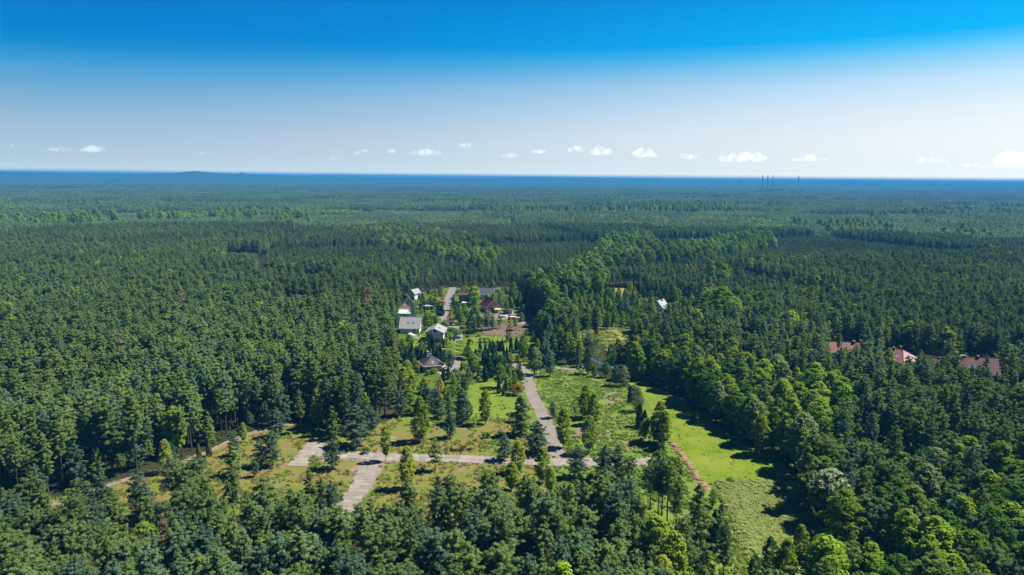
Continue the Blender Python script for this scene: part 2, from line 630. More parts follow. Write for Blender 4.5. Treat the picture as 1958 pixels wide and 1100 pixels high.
def cone(rng, nm, H=6.0, r=0.8, mat='needle_dark', n=520, size=0.2, cb=0.03, belly=0.25, layers=0):
    """thuja, juniper or spruce: sprays over a tapering column"""
    if layers:
        C, Rr = [], []
        for i in range(layers):
            t = i / layers
            rad = r * (1 - t) ** 0.85 + 0.08
            for j in range(max(4, int(9 * (1 - t)))):
                a = rng.random() * 6.28
                L = rad * (0.6 + 0.45 * rng.random())
                C.append((math.cos(a) * L, math.sin(a) * L, H * (cb + (1 - cb) * t) - 0.25 * L))
                s = 0.28 + 0.2 * rad
                Rr.append((s, s, s * 0.45))
        C.append((0, 0, H * 0.985)); Rr.append((0.12, 0.12, 0.4))
        q, t_ = cards(rng, C, Rr, 16, size, up=0.3, hang=0.4, hemi=0.2)
    else:
        k = n
        t = rng.random(k) ** 1.25
        z = H * (cb + (1 - cb) * t)
        rad = r * np.minimum(1, (t + 0.06) / belly) ** 0.5 * (1 - t) ** 0.62 + 0.03
        a = rng.random(k) * 6.283
        lump = 1 + 0.16 * np.sin(a * 3 + z * 1.7) + 0.1 * np.sin(a * 7 - z * 3.1)
        C = np.stack([np.cos(a) * rad * lump, np.sin(a) * rad * lump, z], 1)
        d = np.stack([np.cos(a), np.sin(a), np.full(k, 0.35)], 1) + unit(rng, (k,)) * 0.45
        d /= np.linalg.norm(d, axis=1, keepdims=True)
        ref = np.array([0, 0, 1.0]) + unit(rng, (k,)) * 0.35
        tg = ref - d * (ref * d).sum(1, keepdims=True)
        tg /= np.linalg.norm(tg, axis=1, keepdims=True)
        bt = np.cross(d, tg)
        s = size * (0.7 + 0.6 * rng.random((k, 1)))
        q = np.stack([C + tg * s * 1.6, C + bt * s * 0.8, C - tg * s * 1.6, C - bt * s * 0.8], 1)
        t_ = rng.random(k)
    crown = card_mesh(nm + '_crown', [(q, t_, 0)], [M[mat]])
    trunk = trunk_mesh(rng, nm + '_trunk', H, 0.018 * H, M['bark'], 0.9, 0.0, (), sides=5, swap=0.9)
    return trunk, crown, H


def globe(rng, nm, H=4.2, r=1.9, mat='leaf_lime', squash=0.75):
    C, Rr = [], []
    for i in range(60):
        d = unit(rng, (1,))[0]
        d[2] = abs(d[2]) * 1.0 - 0.12
        C.append((d[0] * r * 0.8, d[1] * r * 0.8, H - r * squash * 1.2 + d[2] * r * squash))
        Rr.append((0.55, 0.55, 0.4))
    q, t_ = cards(rng, C, Rr, 30, 0.2, up=0.5, hemi=0.6)
    crown = card_mesh(nm + '_crown', [(q, t_, 0)], [M[mat]])
    trunk = trunk_mesh(rng, nm + '_trunk', H, 0.1, M['bark'], 0.75, 0, (), 5)
    return trunk, crown, H


def bush(rng, nm, H=2.2, r=1.5, mat='leaf'):
    C, Rr = [], []
    for i in range(16):
        d = unit(rng, (1,))[0]
        C.append((d[0] * r * 0.7, d[1] * r * 0.7, 0.35 * H + (abs(d[2]) * 0.5) * H))
        Rr.append((0.34 * r + 0.1, 0.34 * r + 0.1, 0.2 * H))
    q, t_ = cards(rng, C, Rr, 26, 0.12 + 0.06 * r, up=0.3, hemi=0.5)
    crown = card_mesh(nm + '_crown', [(q, t_, 0)], [M[mat]])
    trunk = trunk_mesh(rng, nm + '_stem', H, 0.06, M['bark'], 0.6, 0, [((0, 0, 0.1), (0.4 * r, 0.2 * r, 0.5 * H), 0.04), ((0, 0, 0.1), (-0.4 * r, 0.1 * r, 0.5 * H), 0.04)], 5)
    return trunk, crown, H


rng = np.random.default_rng(11)
PROTO = {}
# forest pines: (crown adjective, mesh)
PROTO['pine'] = [pine(rng, 'pine', 18, 0.48, 1.95, 11, power=0.46), pine(rng, 'pine', 18, 0.54, 2.35, 10, power=0.38), pine(rng, 'pine', 18, 0.38, 2.0, 13, power=0.6),
                 pine(rng, 'pine', 18, 0.44, 2.6, 11, power=0.45), pine(rng, 'pine', 18, 0.58, 1.9, 9, power=0.4), pine(rng, 'pine', 18, 0.44, 2.2, 12, power=0.45, mat='needle_blue'),
                 pine(rng, 'pine', 18, 0.50, 2.35, 10, power=0.32)]
PINE_ADJ = ['slim', 'round-topped', 'long-crowned', 'broad', 'high-crowned', 'blue-green', 'flat-topped']
PROTO['tallpine'] = [pine(rng, 'tallpine', 20, 0.50, 3.5, 10, power=0.42, n=17), pine(rng, 'tallpine', 20, 0.46, 3.4, 11, power=0.42, n=17, lean=0.06)]
PROTO['youngpine'] = [pine(rng, 'youngpine', 13, 0.38, 2.7, 11, power=0.45, size=0.25, n=16), pine(rng, 'youngpine', 13, 0.46, 3.1, 10, power=0.36, size=0.25, n=16),
                      pine(rng, 'youngpine', 13, 0.34, 2.4, 12, power=0.55, size=0.25, n=16), pine(rng, 'youngpine', 13, 0.50, 2.9, 9, power=0.32, size=0.25, n=16),
                      pine(rng, 'youngpine', 13, 0.40, 2.8, 11, power=0.42, mat='needle_blue', size=0.25, n=16)]
YOUNG_ADJ = ['bushy', 'broad round-topped', 'pointed', 'flat-topped', 'blue-green bushy']
PROTO['openpine'] = [pine(rng, 'openpine', 12, 0.14, 3.3, 11, power=0.62, n=19, mat='needle_blue', size=0.25), pine(rng, 'openpine', 12, 0.10, 3.0, 12, power=0.8, n=19, size=0.25),
                     pine(rng, 'openpine', 12, 0.20, 3.0, 10, power=0.5, n=19, mat='needle_blue', size=0.25)]
PROTO['thinpine'] = [pine(rng, 'thinpine', 10, 0.3, 2.2, 6, power=0.5, n=16)]
PROTO['broad'] = [broad(rng, 'broad', 16, 0.18, 3.4, 84), broad(rng, 'broad', 17, 0.16, 2.8, 84, egg=0.5), broad(rng, 'broad', 16, 0.2, 3.9, 92, mat='leaf_dark'),
                  broad(rng, 'broad', 16, 0.15, 3.3, 84, mat='leaf_dark', egg=0.4), broad(rng, 'broad', 15, 0.2, 4.1, 96, rc=0.76), broad(rng, 'broad', 14, 0.2, 3.0, 72, mat='leaf_pale')]
BROAD_ADJ = ['green oval', 'tall green', 'dark spreading', 'dark green oval', 'wide green', 'pale grey-green']
PROTO['lime'] = [broad(rng, 'lime', 14, 0.16, 2.9, 80, mat='leaf_lime'), broad(rng, 'lime', 13, 0.14, 2.3, 70, mat='leaf_lime', egg=0.5)]
PROTO['birch'] = [broad(rng, 'birch', 14, 0.16, 2.1, 88, mat='leaf_birch', n=22, size=0.24, egg=0.42, bark='bark_birch', rc=0.62, hang=0.9, gaps=0.1, r=0.011),
                  broad(rng, 'birch', 14, 0.22, 1.8, 76, mat='leaf_birch', n=20, size=0.24, egg=0.5, bark='bark_birch', rc=0.6, hang=0.9, gaps=0.2, r=0.011),
                  broad(rng, 'birch', 14, 0.12, 2.3, 96, mat='leaf_birch', n=22, size=0.24, egg=0.4, bark='bark_birch', rc=0.66, hang=0.9, gaps=0.08, r=0.011)]
PROTO['thinbirch'] = [broad(rng, 'thinbirch', 12, 0.26, 2.2, 34, mat='leaf', n=14, size=0.24, egg=0.45, bark='bark_birch', rc=0.7, hang=0.9, gaps=0.38, r=0.011)]
PROTO['paletree'] = [broad(rng, 'paletree', 12, 0.1, 2.6, 44, mat='leaf_pale', n=17, rc=1.0, egg=0.45)]
PROTO['blossomtree'] = [broad(rng, 'blossomtree', 14, 0.12, 4.2, 100, mat='leaf_dark', cap='blossom', rc=0.78, egg=0.55)]
PROTO['thuja'] = [cone(rng, 'thuja', 6, 0.75), cone(rng, 'thuja', 6, 0.95, belly=0.35)]
PROTO['spruce'] = [cone(rng, 'spruce', 11, 2.2, layers=16, size=0.3), cone(rng, 'spruce', 10, 1.9, layers=15, size=0.3, mat='needle_blue')]
PROTO['juniper'] = [cone(rng, 'juniper', 5, 0.8, mat='needle_olive')]
PROTO['goldcone'] = [cone(rng, 'goldcone', 5, 1.0, mat='needle_gold')]
PROTO['globe'] = [globe(rng, 'globe')]
PROTO['dome'] = [globe(rng, 'dome', 5.5, 2.6, 'needle_dark', 0.95)]
PROTO['bush'] = [bush(rng, 'bush'), bush(rng, 'bush', mat='leaf_lime'), bush(rng, 'bush', mat='leaf_pale'), bush(rng, 'bush', mat='leaf_gold'), bush(rng, 'bush', mat='leaf_rust'), bush(rng, 'bush', mat='leaf_dark')]
PROTO['goldtree'] = [broad(rng, 'goldtree', 8, 0.12, 2.2, 34, mat='leaf_gold', n=22, size=0.26, rc=0.62)]
PROTO['larch'] = [cone(rng, 'larch', 15, 2.0, layers=15, size=0.26, mat='needle_olive')]
PROTO['snag'] = [pine(rng, 'snag', 13, 0.4, 1.5, 6, mat='twig_dead', n=8, size=0.22)]


def far_pine(rng, x, y, h, w):
    C = [(x, y, h * 0.58), (x + rng.normal() * 0.3, y + rng.normal() * 0.3, h * 0.74), (x, y, h * 0.9)]
    Rr = [(w, w, h * 0.12), (w * 0.85, w * 0.85, h * 0.11), (w * 0.5, w * 0.5, h * 0.09)]
    return cards(rng, C, Rr, 6, 0.95, up=0.5, elong=1.1, wide=0.8, hemi=0.5, fine=False)


def far_broad(rng, x, y, h, w):
    C = [(x + rng.normal() * w * 0.4, y + rng.normal() * w * 0.4, h * (0.55 + 0.33 * rng.random())) for _ in range(4)]
    Rr = [(w * 0.75, w * 0.75, h * 0.13)] * 4
    return cards(rng, C, Rr, 6, 1.15, up=0.5, elong=1.0, wide=0.9, hemi=0.5, fine=False)


PATCH = 50.0


def patch(rng, nm, fn, mat, spacing, h, w):
    """a 50 m square of distant wood, every crown its own cards"""
    Q, T = [], []
    k = int(PATCH / spacing)
    for i in range(k):
        for j in range(k):
            x = (i + 0.5 + rng.uniform(-0.42, 0.42)) * spacing - PATCH / 2
            y = (j + 0.5 + rng.uniform(-0.42, 0.42)) * spacing - PATCH / 2
            if rng.random() < 0.05:
                continue
            hh = h * (0.82 + 0.3 * rng.random())
            q, t_ = fn(rng, x, y, hh, w * (0.8 + 0.4 * rng.random()))
            Q.append(q)
            T.append(np.clip(0.25 * t_ + 0.75 * rng.random(), 0, 1))
    return card_mesh(nm, [(np.concatenate(Q), np.concatenate(T), 0)], [M[mat]])


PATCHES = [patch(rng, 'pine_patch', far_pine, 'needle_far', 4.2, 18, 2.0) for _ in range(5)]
BPATCHES = [patch(rng, 'leaf_patch', far_broad, 'leaf', 6.4, 16, 3.3) for _ in range(3)]

# ------------------------------------------------------------------ the ground and its surfaces
M['forest_floor'] = grassy('forest_floor', [(0.3, (0.015, 0.018, 0.008)), (0.5, (0.029, 0.030, 0.013)), (0.62, (0.049, 0.041, 0.022)), (0.75, (0.037, 0.049, 0.015))], 0.05, 0.7, 0.4)
M['far_ground'] = grassy('far_ground', [(0.3, (0.006, 0.019, 0.012)), (0.7, (0.015, 0.040, 0.021))], 0.002, 0.02, 0.2)
M['dry_grass'] = grassy('dry_grass', [(0.30, (0.058, 0.092, 0.012)), (0.42, (0.098, 0.122, 0.022)), (0.52, (0.140, 0.130, 0.036)), (0.60, (0.128, 0.092, 0.040)), (0.67, (0.112, 0.128, 0.026)), (0.78, (0.068, 0.108, 0.014))], 0.10, 0.9, 0.6,
                        soil=(0.165, 0.120, 0.085), soil_at=0.61)
M['plot_grass'] = grassy('plot_grass', [(0.30, (0.053, 0.099, 0.010)), (0.46, (0.090, 0.138, 0.019)), (0.58, (0.125, 0.155, 0.031)), (0.72, (0.159, 0.163, 0.047))], 0.055, 0.8, 0.6,
                         soil=(0.206, 0.176, 0.120), soil_at=0.63)
M['mown'] = grassy('mown', [(0.28, (0.060, 0.115, 0.010)), (0.42, (0.108, 0.158, 0.014)), (0.54, (0.150, 0.190, 0.022)), (0.66, (0.180, 0.205, 0.040)), (0.8, (0.125, 0.155, 0.030))], 0.10, 1.6, 0.9)
M['rough'] = grassy('rough', [(0.30, (0.095, 0.140, 0.028)), (0.46, (0.155, 0.195, 0.050)), (0.58, (0.205, 0.230, 0.080)), (0.72, (0.165, 0.220, 0.048))], 0.09, 0.6, 1.0)
M['lawn'] = grassy('lawn', [(0.30, (0.073, 0.116, 0.012)), (0.5, (0.112, 0.153, 0.021)), (0.7, (0.138, 0.168, 0.034))], 0.06, 0.8, 0.3)
M['pale_field'] = grassy('pale_field', [(0.30, (0.107, 0.132, 0.024)), (0.5, (0.166, 0.166, 0.044)), (0.7, (0.205, 0.176, 0.064))], 0.05, 0.5, 0.4)
M['garden_ground'] = grassy('garden_ground', [(0.3, (0.029, 0.049, 0.009)), (0.5, (0.064, 0.098, 0.013)), (0.62, (0.098, 0.107, 0.024)), (0.75, (0.098, 0.073, 0.040))], 0.07, 0.6, 0.5)
M['wet'] = grassy('wet', [(0.3, (0.030, 0.085, 0.006)), (0.7, (0.060, 0.140, 0.010))], 0.1, 1.0, 0.8)
M['soil'] = grassy('soil', [(0.3, (0.064, 0.041, 0.029)), (0.5, (0.117, 0.081, 0.061)), (0.7, (0.161, 0.117, 0.090))], 0.09, 0.7, 0.8)
M['sand'] = grassy('sand', [(0.3, (0.107, 0.083, 0.058)), (0.5, (0.176, 0.137, 0.098)), (0.7, (0.219, 0.186, 0.137))], 0.12, 1.0, 0.4)
M['asphalt'] = grassy('asphalt', [(0.3, (0.132, 0.114, 0.100)), (0.5, (0.171, 0.151, 0.132)), (0.7, (0.205, 0.181, 0.159))], 0.15, 1.4, 0.2)
M['street'] = grassy('street', [(0.3, (0.127, 0.114, 0.110)), (0.5, (0.166, 0.151, 0.146)), (0.7, (0.186, 0.176, 0.166))], 0.15, 1.4, 0.15)
M['paving'] = grassy('paving', [(0.3, (0.176, 0.141, 0.117)), (0.5, (0.235, 0.190, 0.161)), (0.7, (0.268, 0.230, 0.200))], 0.2, 2.0, 0.2)
M['slab'] = plain('slab', (0.235, 0.203, 0.172), 0.9, 0.34, 0.35)
_t = NT(M['slab'].node_tree)
_b = [n_ for n_ in M['slab'].node_tree.nodes if n_.type == 'BSDF_PRINCIPLED'][0]
_src = _b.inputs['Base Color'].links[0].from_socket
_h = _t.n('ShaderNodeHueSaturation')
_t.l(_t.math('ADD', _t.math('MULTIPLY', _t.n('ShaderNodeObjectInfo').outputs['Random'], 0.30), 0.85), _h.inputs['Value'])
_t.l(_src, _h.inputs['Color'])
_t.l(_h.outputs[0], _b.inputs['Base Color'])
M['clod'] = plain('clod', (0.27, 0.18, 0.11), 0.95, 0.35, 0.6)
M['water'] = plain('water', (0.05, 0.10, 0.13), 0.06, 0.1, 0.5, spec=0.8)

GX, GY = 26000.0, 27000.0


def sheet(name, pts, z, mat, seed=0, jag=0.8, step=2.5, kind='structure', pix=True, label=None):
    """a flat patch of ground with a ragged edge, just above what it lies on"""
    P = poly(pts) if pix else np.array(pts, float)
    r = np.random.default_rng(seed + 5)
    out = []
    for a, b in zip(P, np.roll(P, -1, 0)):
        L = np.linalg.norm(b - a)
        k = max(1, int(L / step))
        nrm = np.array([-(b - a)[1], (b - a)[0]]) / max(L, 1e-6)
        for i in range(k):
            t = i / k
            out.append(a + (b - a) * t + nrm * r.normal() * jag * 0.6)
    out = np.array(out)
    from mathutils.geometry import tessellate_polygon
    tri = tessellate_polygon([[Vector((p[0], p[1], 0)) for p in out]])
    mb = MB()
    fs = []
    for t_ in tri:
        a, b, c = (out[i] for i in t_)
        cr = (b[0] - a[0]) * (c[1] - a[1]) - (b[1] - a[1]) * (c[0] - a[0])
        fs.append(tuple(t_) if cr > 0 else tuple(reversed(t_)))
    mb.add([(p[0], p[1], z) for p in out], fs)
    o = mb.build(name, mat)
    return tag(o, label=label, kind=kind)


def ribbon_pts(line, w):
    """outline of a path along a centre line"""
    line = np.array(line)
    d = np.gradient(line, axis=0)
    d /= np.linalg.norm(d, axis=1, keepdims=True)
    nrm = np.stack([-d[:, 1], d[:, 0]], 1)
    w = np.broadcast_to(np.asarray(w, float), (len(line),))[:, None]
    return np.concatenate([line + nrm * w / 2, (line - nrm * w / 2)[::-1]])


# ground: a finely cut middle and a far sheet round it
mb = MB()
xs = [-GX, -8000, -3000, -1200, -600, -300, -100, 100, 300, 600, 1200, 3000, 8000, GX]
ys = [-1500, -300, 0, 150, 300, 500, 800, 1300, 2500, 5000, 10000, GY]
vid = lambda i, j: i * len(ys) + j
mb.add([(x, y, 0.0) for x in xs for y in ys],
       [(vid(i, j), vid(i + 1, j), vid(i + 1, j + 1), vid(i, j + 1)) for i in range(len(xs) - 1) for j in range(len(ys) - 1)])
for k in range(len(mb.f)):
    c = np.mean([mb.v[i] for i in mb.f[k]], axis=0)
    mb.m[k] = 0 if (abs(c[0]) < 600 and c[1] < 800) else 1
tag(mb.build('ground', [M['forest_floor'], M['far_ground']]), kind='structure')

# open places, as photo pixels of their ground
CLEARING = [(-20, 985), (200, 932), (345, 884), (430, 845), (500, 818), (560, 812), (605, 815), (650, 838), (700, 826), (750, 800), (790, 812), (860, 812), (900, 803),
            (985, 800), (1003, 833), (1045, 850), (1075, 900), (1060, 985), (960, 995), (800, 1000), (690, 1010), (560, 1000), (430, 985), (330, 962), (240, 985), (120, 1010), (-20, 1030)]
PLOT = [(1012, 700), (1110, 698), (1150, 722), (1196, 740), (1225, 790), (1262, 850), (1300, 880), (1345, 945), (1390, 1010), (1430, 1060), (1455, 1120), (1340, 1120), (1285, 1060), (1240, 1010), (1100, 988), (1055, 992), (1058, 900), (1058, 836), (1035, 785), (1020, 740)]
MOWN = [(1195, 728), (1240, 733), (1290, 757), (1370, 816), (1440, 858), (1500, 888), (1520, 922), (1446, 923), (1372, 922), (1350, 928), (1302, 866), (1262, 800), (1235, 765)]
ROUGH = [(1374, 924), (1446, 925), (1520, 924), (1546, 965), (1562, 1010), (1575, 1060), (1610, 1120), (1462, 1120), (1440, 1070), (1408, 1005)]
DITCH_EDGE = [(1235, 760), (1262, 800), (1302, 866), (1352, 928), (1376, 926), (1410, 1005), (1445, 1075), (1470, 1125), (1430, 1125), (1390, 1010), (1340, 945), (1292, 885), (1250, 848), (1222, 795)]
MOWN_PATH = [(1350, 928), (1374, 924), (1408, 1005), (1440, 1070), (1462, 1120), (1436, 1120), (1418, 1060), (1385, 990)]
LAWN = [(897, 737), (940, 729), (985, 742), (1003, 758), (992, 790), (976, 803), (900, 803), (886, 780)]
VILLAGE = [(764, 645), (770, 575), (800, 560), (850, 551), (905, 550), (955, 549), (1000, 575), (1024, 600), (1045, 640), (1030, 690), (1000, 705), (1003, 745), (1000, 800), (890, 806), (860, 812), (800, 806), (772, 770), (758, 740), (762, 700)]
GREEN_PLOT = [(882, 660), (884, 648), (925, 643), (985, 645), (1012, 655), (1010, 668), (960, 672), (900, 672)]
SOIL_PLOT = [(905, 628), (960, 617), (1012, 618), (1024, 632), (1010, 645), (975, 644), (930, 641)]
FIELD = [(1085, 634), (1150, 628), (1212, 632), (1216, 644), (1206, 672), (1194, 690), (1170, 680), (1150, 655), (1110, 650)]
FAR_FIELD = [(1146, 557), (1180, 551), (1215, 552), (1224, 566), (1190, 574), (1150, 573)]
STRIP = [(1066, 583), (1086, 583), (1092, 630), (1068, 634)]
LETTER_PARK = [(1040, 580), (1150, 572), (1240, 575), (1330, 590), (1340, 640), (1240, 640), (1216, 632), (1085, 632)]
SAND_PATCH = [(538, 565), (590, 553), (628, 556), (622, 572), (560, 580)]
HOLE = [(425, 479), (500, 472), (505, 478), (440, 487)]
RIGHT_YARD = [(1896, 716), (1925, 712), (1925, 732), (1896, 736)]

VERGE = [(760, 795), (880, 800), (1000, 795), (985, 742), (1010, 742), (1062, 852), (1045, 862), (1000, 842), (900, 814), (770, 817)]
sheet('verge', VERGE, 0.012, M['plot_grass'], 63)
sheet('dry_meadow', CLEARING, 0.02, M['dry_grass'], 1)
sheet('grass_plot', PLOT, 0.03, M['plot_grass'], 2)
sheet('ditch_verge', DITCH_EDGE, 0.04, M['plot_grass'], 19, 0.3)
sheet('mown_meadow', MOWN, 0.05, M['mown'], 3, 0.3)
sheet('rough_meadow', ROUGH, 0.05, M['rough'], 4, 0.3)
sheet('mown_strip', MOWN_PATH, 0.07, M['mown'], 5, 0.3)
sheet('lawn', LAWN, 0.06, M['lawn'], 6, 0.4)
sheet('garden_ground', VILLAGE, 0.03, M['garden_ground'], 7)
sheet('green_field', GREEN_PLOT, 0.06, M['lawn'], 8)
sheet('soil_field', SOIL_PLOT, 0.08, M['soil'], 9)
sheet('pale_meadow', FIELD, 0.05, M['pale_field'], 10)
sheet('far_meadow', FAR_FIELD, 0.05, M['pale_field'], 11)
sheet('grass_strip', STRIP, 0.07, M['mown'], 12)
sheet('park_ground', LETTER_PARK, 0.03, M['garden_ground'], 13)
sheet('sandy_clearing', SAND_PATCH, 0.05, M['sand'], 14)
sheet('sunny_clearing', HOLE, 0.05, M['pale_field'], 15)
sheet('yard_lawn', RIGHT_YARD, 0.05, M['lawn'], 16)
sheet('side_lawn', [(790, 655), (812, 632), (820, 640), (817, 655), (800, 668), (786, 668)], 0.06, M['lawn'], 17, 0.4)
sheet('back_lawn', [(822, 606), (850, 597), (852, 604), (832, 612)], 0.06, M['lawn'], 18, 0.4)
for k, pg in enumerate([[(1150, 758), (1172, 748), (1185, 765), (1165, 775)], [(1142, 828), (1160, 820), (1170, 832), (1148, 838)], [(1092, 830), (1110, 815), (1112, 838), (1096, 842)],
                        [(1175, 850), (1205, 845), (1216, 858), (1185, 866)], [(1140, 840), (1152, 838), (1160, 846), (1145, 848)], [(680, 905), (700, 884), (690, 882), (668, 900)],
                        [(1405, 1005), (1412, 1000), (1416, 1020), (1406, 1024)]]):
    sheet('sand_patch', pg, 0.055, M['sand'], 30 + k, 0.5, 1.2)

# tracks and roads
px_line = lambda pts: np.array([at(x, y)[:2] for x, y in pts])
TRACK = px_line([(-20, 1000), (100, 968), (200, 930), (300, 903), (380, 872), (430, 850), (480, 830), (520, 818), (560, 812)])
ROAD_MAIN = px_line([(606, 866), (690, 872), (760, 875), (817, 876), (880, 878), (955, 881), (1060, 884), (1150, 884), (1245, 883)])
ROAD_PAD = px_line([(566, 892), (584, 872), (608, 844)])
ROAD_BRANCH = px_line([(708, 880), (700, 905), (690, 928), (668, 965), (645, 1003), (610, 1050), (588, 1090)])
ROAD_UP = px_line([(1072, 884), (1060, 850), (1048, 818), (1033, 785), (1017, 752), (1010, 730), (1004, 712), (990, 700), (960, 690)])
ROAD_SIDE = px_line([(1012, 706), (1050, 703), (1090, 706), (1120, 702)])
STREET = px_line([(866, 550), (860, 566), (852, 590), (850, 606), (858, 618), (870, 628), (876, 642), (874, 660), (872, 680), (868, 700), (860, 712)])
FOOT = px_line([(752, 835), (742, 850), (730, 858), (722, 866)])
LINES = [(TRACK, 3.4), (ROAD_MAIN, 6.0), (ROAD_PAD, 5.5), (ROAD_BRANCH, 6.5), (ROAD_UP, 6.0), (ROAD_SIDE, 4.0), (STREET, 7.0), (FOOT, 3.0)]


def smooth(line, k=6):
    out = []
    n = len(line)
    for i in range(n - 1):
        p0, p1, p2, p3 = line[max(i - 1, 0)], line[i], line[i + 1], line[min(i + 2, n - 1)]
        for j in range(k):
            t = j / k
            out.append(0.5 * ((2 * p1) + (-p0 + p2) * t + (2 * p0 - 5 * p1 + 4 * p2 - p3) * t * t + (-p0 + 3 * p1 - 3 * p2 + p3) * t ** 3))
    out.append(line[-1])
    return np.array(out)


sheet('sandy_track', ribbon_pts(smooth(TRACK), 2.8), 0.06, M['sand'], 20, 0.5, 2.0, pix=False)
sheet('gravel_road', ribbon_pts(smooth(ROAD_UP), np.linspace(5.2, 4.6, 49)), 0.09, M['asphalt'], 21, 0.25, 2.0, pix=False)
sheet('gravel_path', ribbon_pts(smooth(ROAD_SIDE), 3.4), 0.085, M['asphalt'], 22, 0.3, 2.0, pix=False)
sheet('village_street', ribbon_pts(smooth(STREET), 5.2), 0.09, M['street'], 23, 0.15, 2.5, pix=False)
sheet('foot_track', ribbon_pts(smooth(FOOT), 2.4), 0.06, M['sand'], 24, 0.4, 1.5, pix=False)
sheet('paved_yard', [(836, 712), (850, 700), (868, 696), (882, 700), (872, 716), (852, 722)], 0.085, M['paving'], 25, 0.2)
sheet('paved_terrace', [(832, 664), (858, 660), (852, 650), (866, 646), (870, 664), (850, 672), (832, 670)], 0.085, M['paving'], 26, 0.2)
sheet('sandy_yard', [(905, 604), (950, 600), (975, 592), (1000, 604), (1008, 612), (970, 612), (920, 612)], 0.085, M['sand'], 27, 0.4)
sheet('lane', [(985, 616), (1012, 615), (1030, 618), (1030, 622), (990, 621)], 0.10, M['street'], 28, 0.2)
tag(sheet('stream', ribbon_pts(smooth(px_line([(1126, 684), (1140, 691), (1158, 698), (1185, 708), (1205, 717), (1226, 723)])), 2.0), 0.10, M['water'], 29, 0.25, 1.5, pix=False), kind='structure')

sheet('gravel_junction', [(612, 861), (650, 864), (700, 864), (735, 866), (770, 868), (764, 882), (742, 886), (730, 893), (716, 930), (690, 945), (666, 930), (690, 908), (698, 892), (686, 883), (640, 878), (616, 884), (606, 872)], 0.065, M['asphalt'], 61, 0.5, 1.5)
sheet('wet_patch', [(1452, 968), (1468, 958), (1490, 958), (1498, 966), (1482, 974), (1462, 976)], 0.075, M['wet'], 62, 0.5, 1.0)
# concrete slab roads: every slab lies by itself, slightly out of true
slab_me = [MB().box(-1.28, -0.93, -0.07, 1.28, 0.93, 0.07).mesh('slab', M['slab']) for _ in range(1)]
rnd = random.Random(5)


def slab_road(name, line, lanes, skip=0.02):
    line = smooth(line, 12)
    bed = sheet(name, ribbon_pts(line, lanes * 2.62 + 0.5), 0.075, M['asphalt'], 41, 0.3, 2.0, pix=False)
    seg = np.linalg.norm(np.diff(line, axis=0), axis=1)
    cum = np.concatenate([[0], np.cumsum(seg)])
    s = 0.95
    while s < cum[-1]:
        i = min(np.searchsorted(cum, s) - 1, len(seg) - 1)
        p = line[i] + (line[i + 1] - line[i]) * (s - cum[i]) / seg[i]
        d = (line[i + 1] - line[i]) / seg[i]
        n = np.array([-d[1], d[0]])
        for k in range(lanes):
            if rnd.random() < skip:
                continue
            q = p + n * ((k - (lanes - 1) / 2) * 2.62)
            o = link('slab', slab_me[0], bed, (q[0], q[1], 0.045 + rnd.uniform(0, 0.025)))
            o.rotation_euler = (rnd.uniform(-0.006, 0.006), rnd.uniform(-0.006, 0.006), math.atan2(n[1], n[0]) + rnd.uniform(-0.012, 0.012))
        s += 1.92
    return bed


slab_road('concrete_road', ROAD_MAIN, 2)
slab_road('concrete_pad', ROAD_PAD, 2)
slab_road('concrete_branch', px_line([(706, 889), (698, 908), (688, 930), (668, 965), (645, 1003), (610, 1050)]), 2, 0.05)

# ------------------------------------------------------------------ houses
M['white_wall'] = plain('white_wall', (0.568, 0.576, 0.576), 0.85, 0.1)
M['cream_wall'] = plain('cream_wall', (0.516, 0.430, 0.327), 0.85, 0.1)
M['blue_wall'] = plain('blue_wall', (0.45, 0.62, 0.72), 0.85, 0.1)
M['grey_wall'] = plain('grey_wall', (0.20, 0.21, 0.21), 0.9, 0.2)
M['pink_brick'] = plain('pink_brick', (0.50, 0.29, 0.235), 0.9, 0.2, 1.5)
M['red_brick'] = plain('red_brick', (0.36, 0.10, 0.07), 0.9, 0.25, 1.5)
M['roof_grey'] = plain('roof_grey', (0.232, 0.225, 0.225), 0.7, 0.15, 1.2)
M['roof_slate'] = plain('roof_slate', (0.050, 0.060, 0.085), 0.7, 0.2, 1.2)
M['roof_brown'] = plain('roof_brown', (0.085, 0.066, 0.060), 0.85, 0.3, 1.2)
M['roof_dark_red'] = plain('roof_dark_red', (0.085, 0.020, 0.022), 0.75, 0.3, 1.2)
M['roof_red'] = plain('roof_red', (0.20, 0.075, 0.052), 0.8, 0.25, 1.2)
M['roof_rose'] = plain('roof_rose', (0.215, 0.088, 0.080), 0.55, 0.25, 1.2)
M['roof_mint'] = plain('roof_mint', (0.361, 0.533, 0.473), 0.6, 0.15, 1.2)
M['roof_pale'] = plain('roof_pale', (0.258, 0.275, 0.292), 0.5, 0.1, 1.2)
M['glass'] = plain('glass', (0.02, 0.025, 0.03), 0.08, 0.1, spec=0.8)
M['skylight_glass'] = plain('skylight_glass', (0.10, 0.22, 0.38), 0.12, 0.1, spec=0.8)
M['frame_white'] = plain('frame_white', (0.483, 0.483, 0.477), 0.6, 0.05)
M['frame_brown'] = plain('frame_brown', (0.12, 0.06, 0.04), 0.6, 0.1)
M['metal'] = plain('metal', (0.45, 0.46, 0.48), 0.4, 0.1, metallic=0.8)
M['wood'] = plain('wood', (0.20, 0.13, 0.08), 0.85, 0.3, 2.0)
M['canvas'] = plain('canvas', (0.533, 0.387, 0.206), 0.9, 0.15)
M['canvas_white'] = plain('canvas_white', (0.503, 0.490, 0.464), 0.9, 0.08)
M['pool_blue'] = plain('pool_blue', (0.25, 0.60, 0.75), 0.15, 0.1, spec=0.6)
M['car_blue'] = plain('car_blue', (0.04, 0.08, 0.22), 0.25, 0.1, spec=0.6)
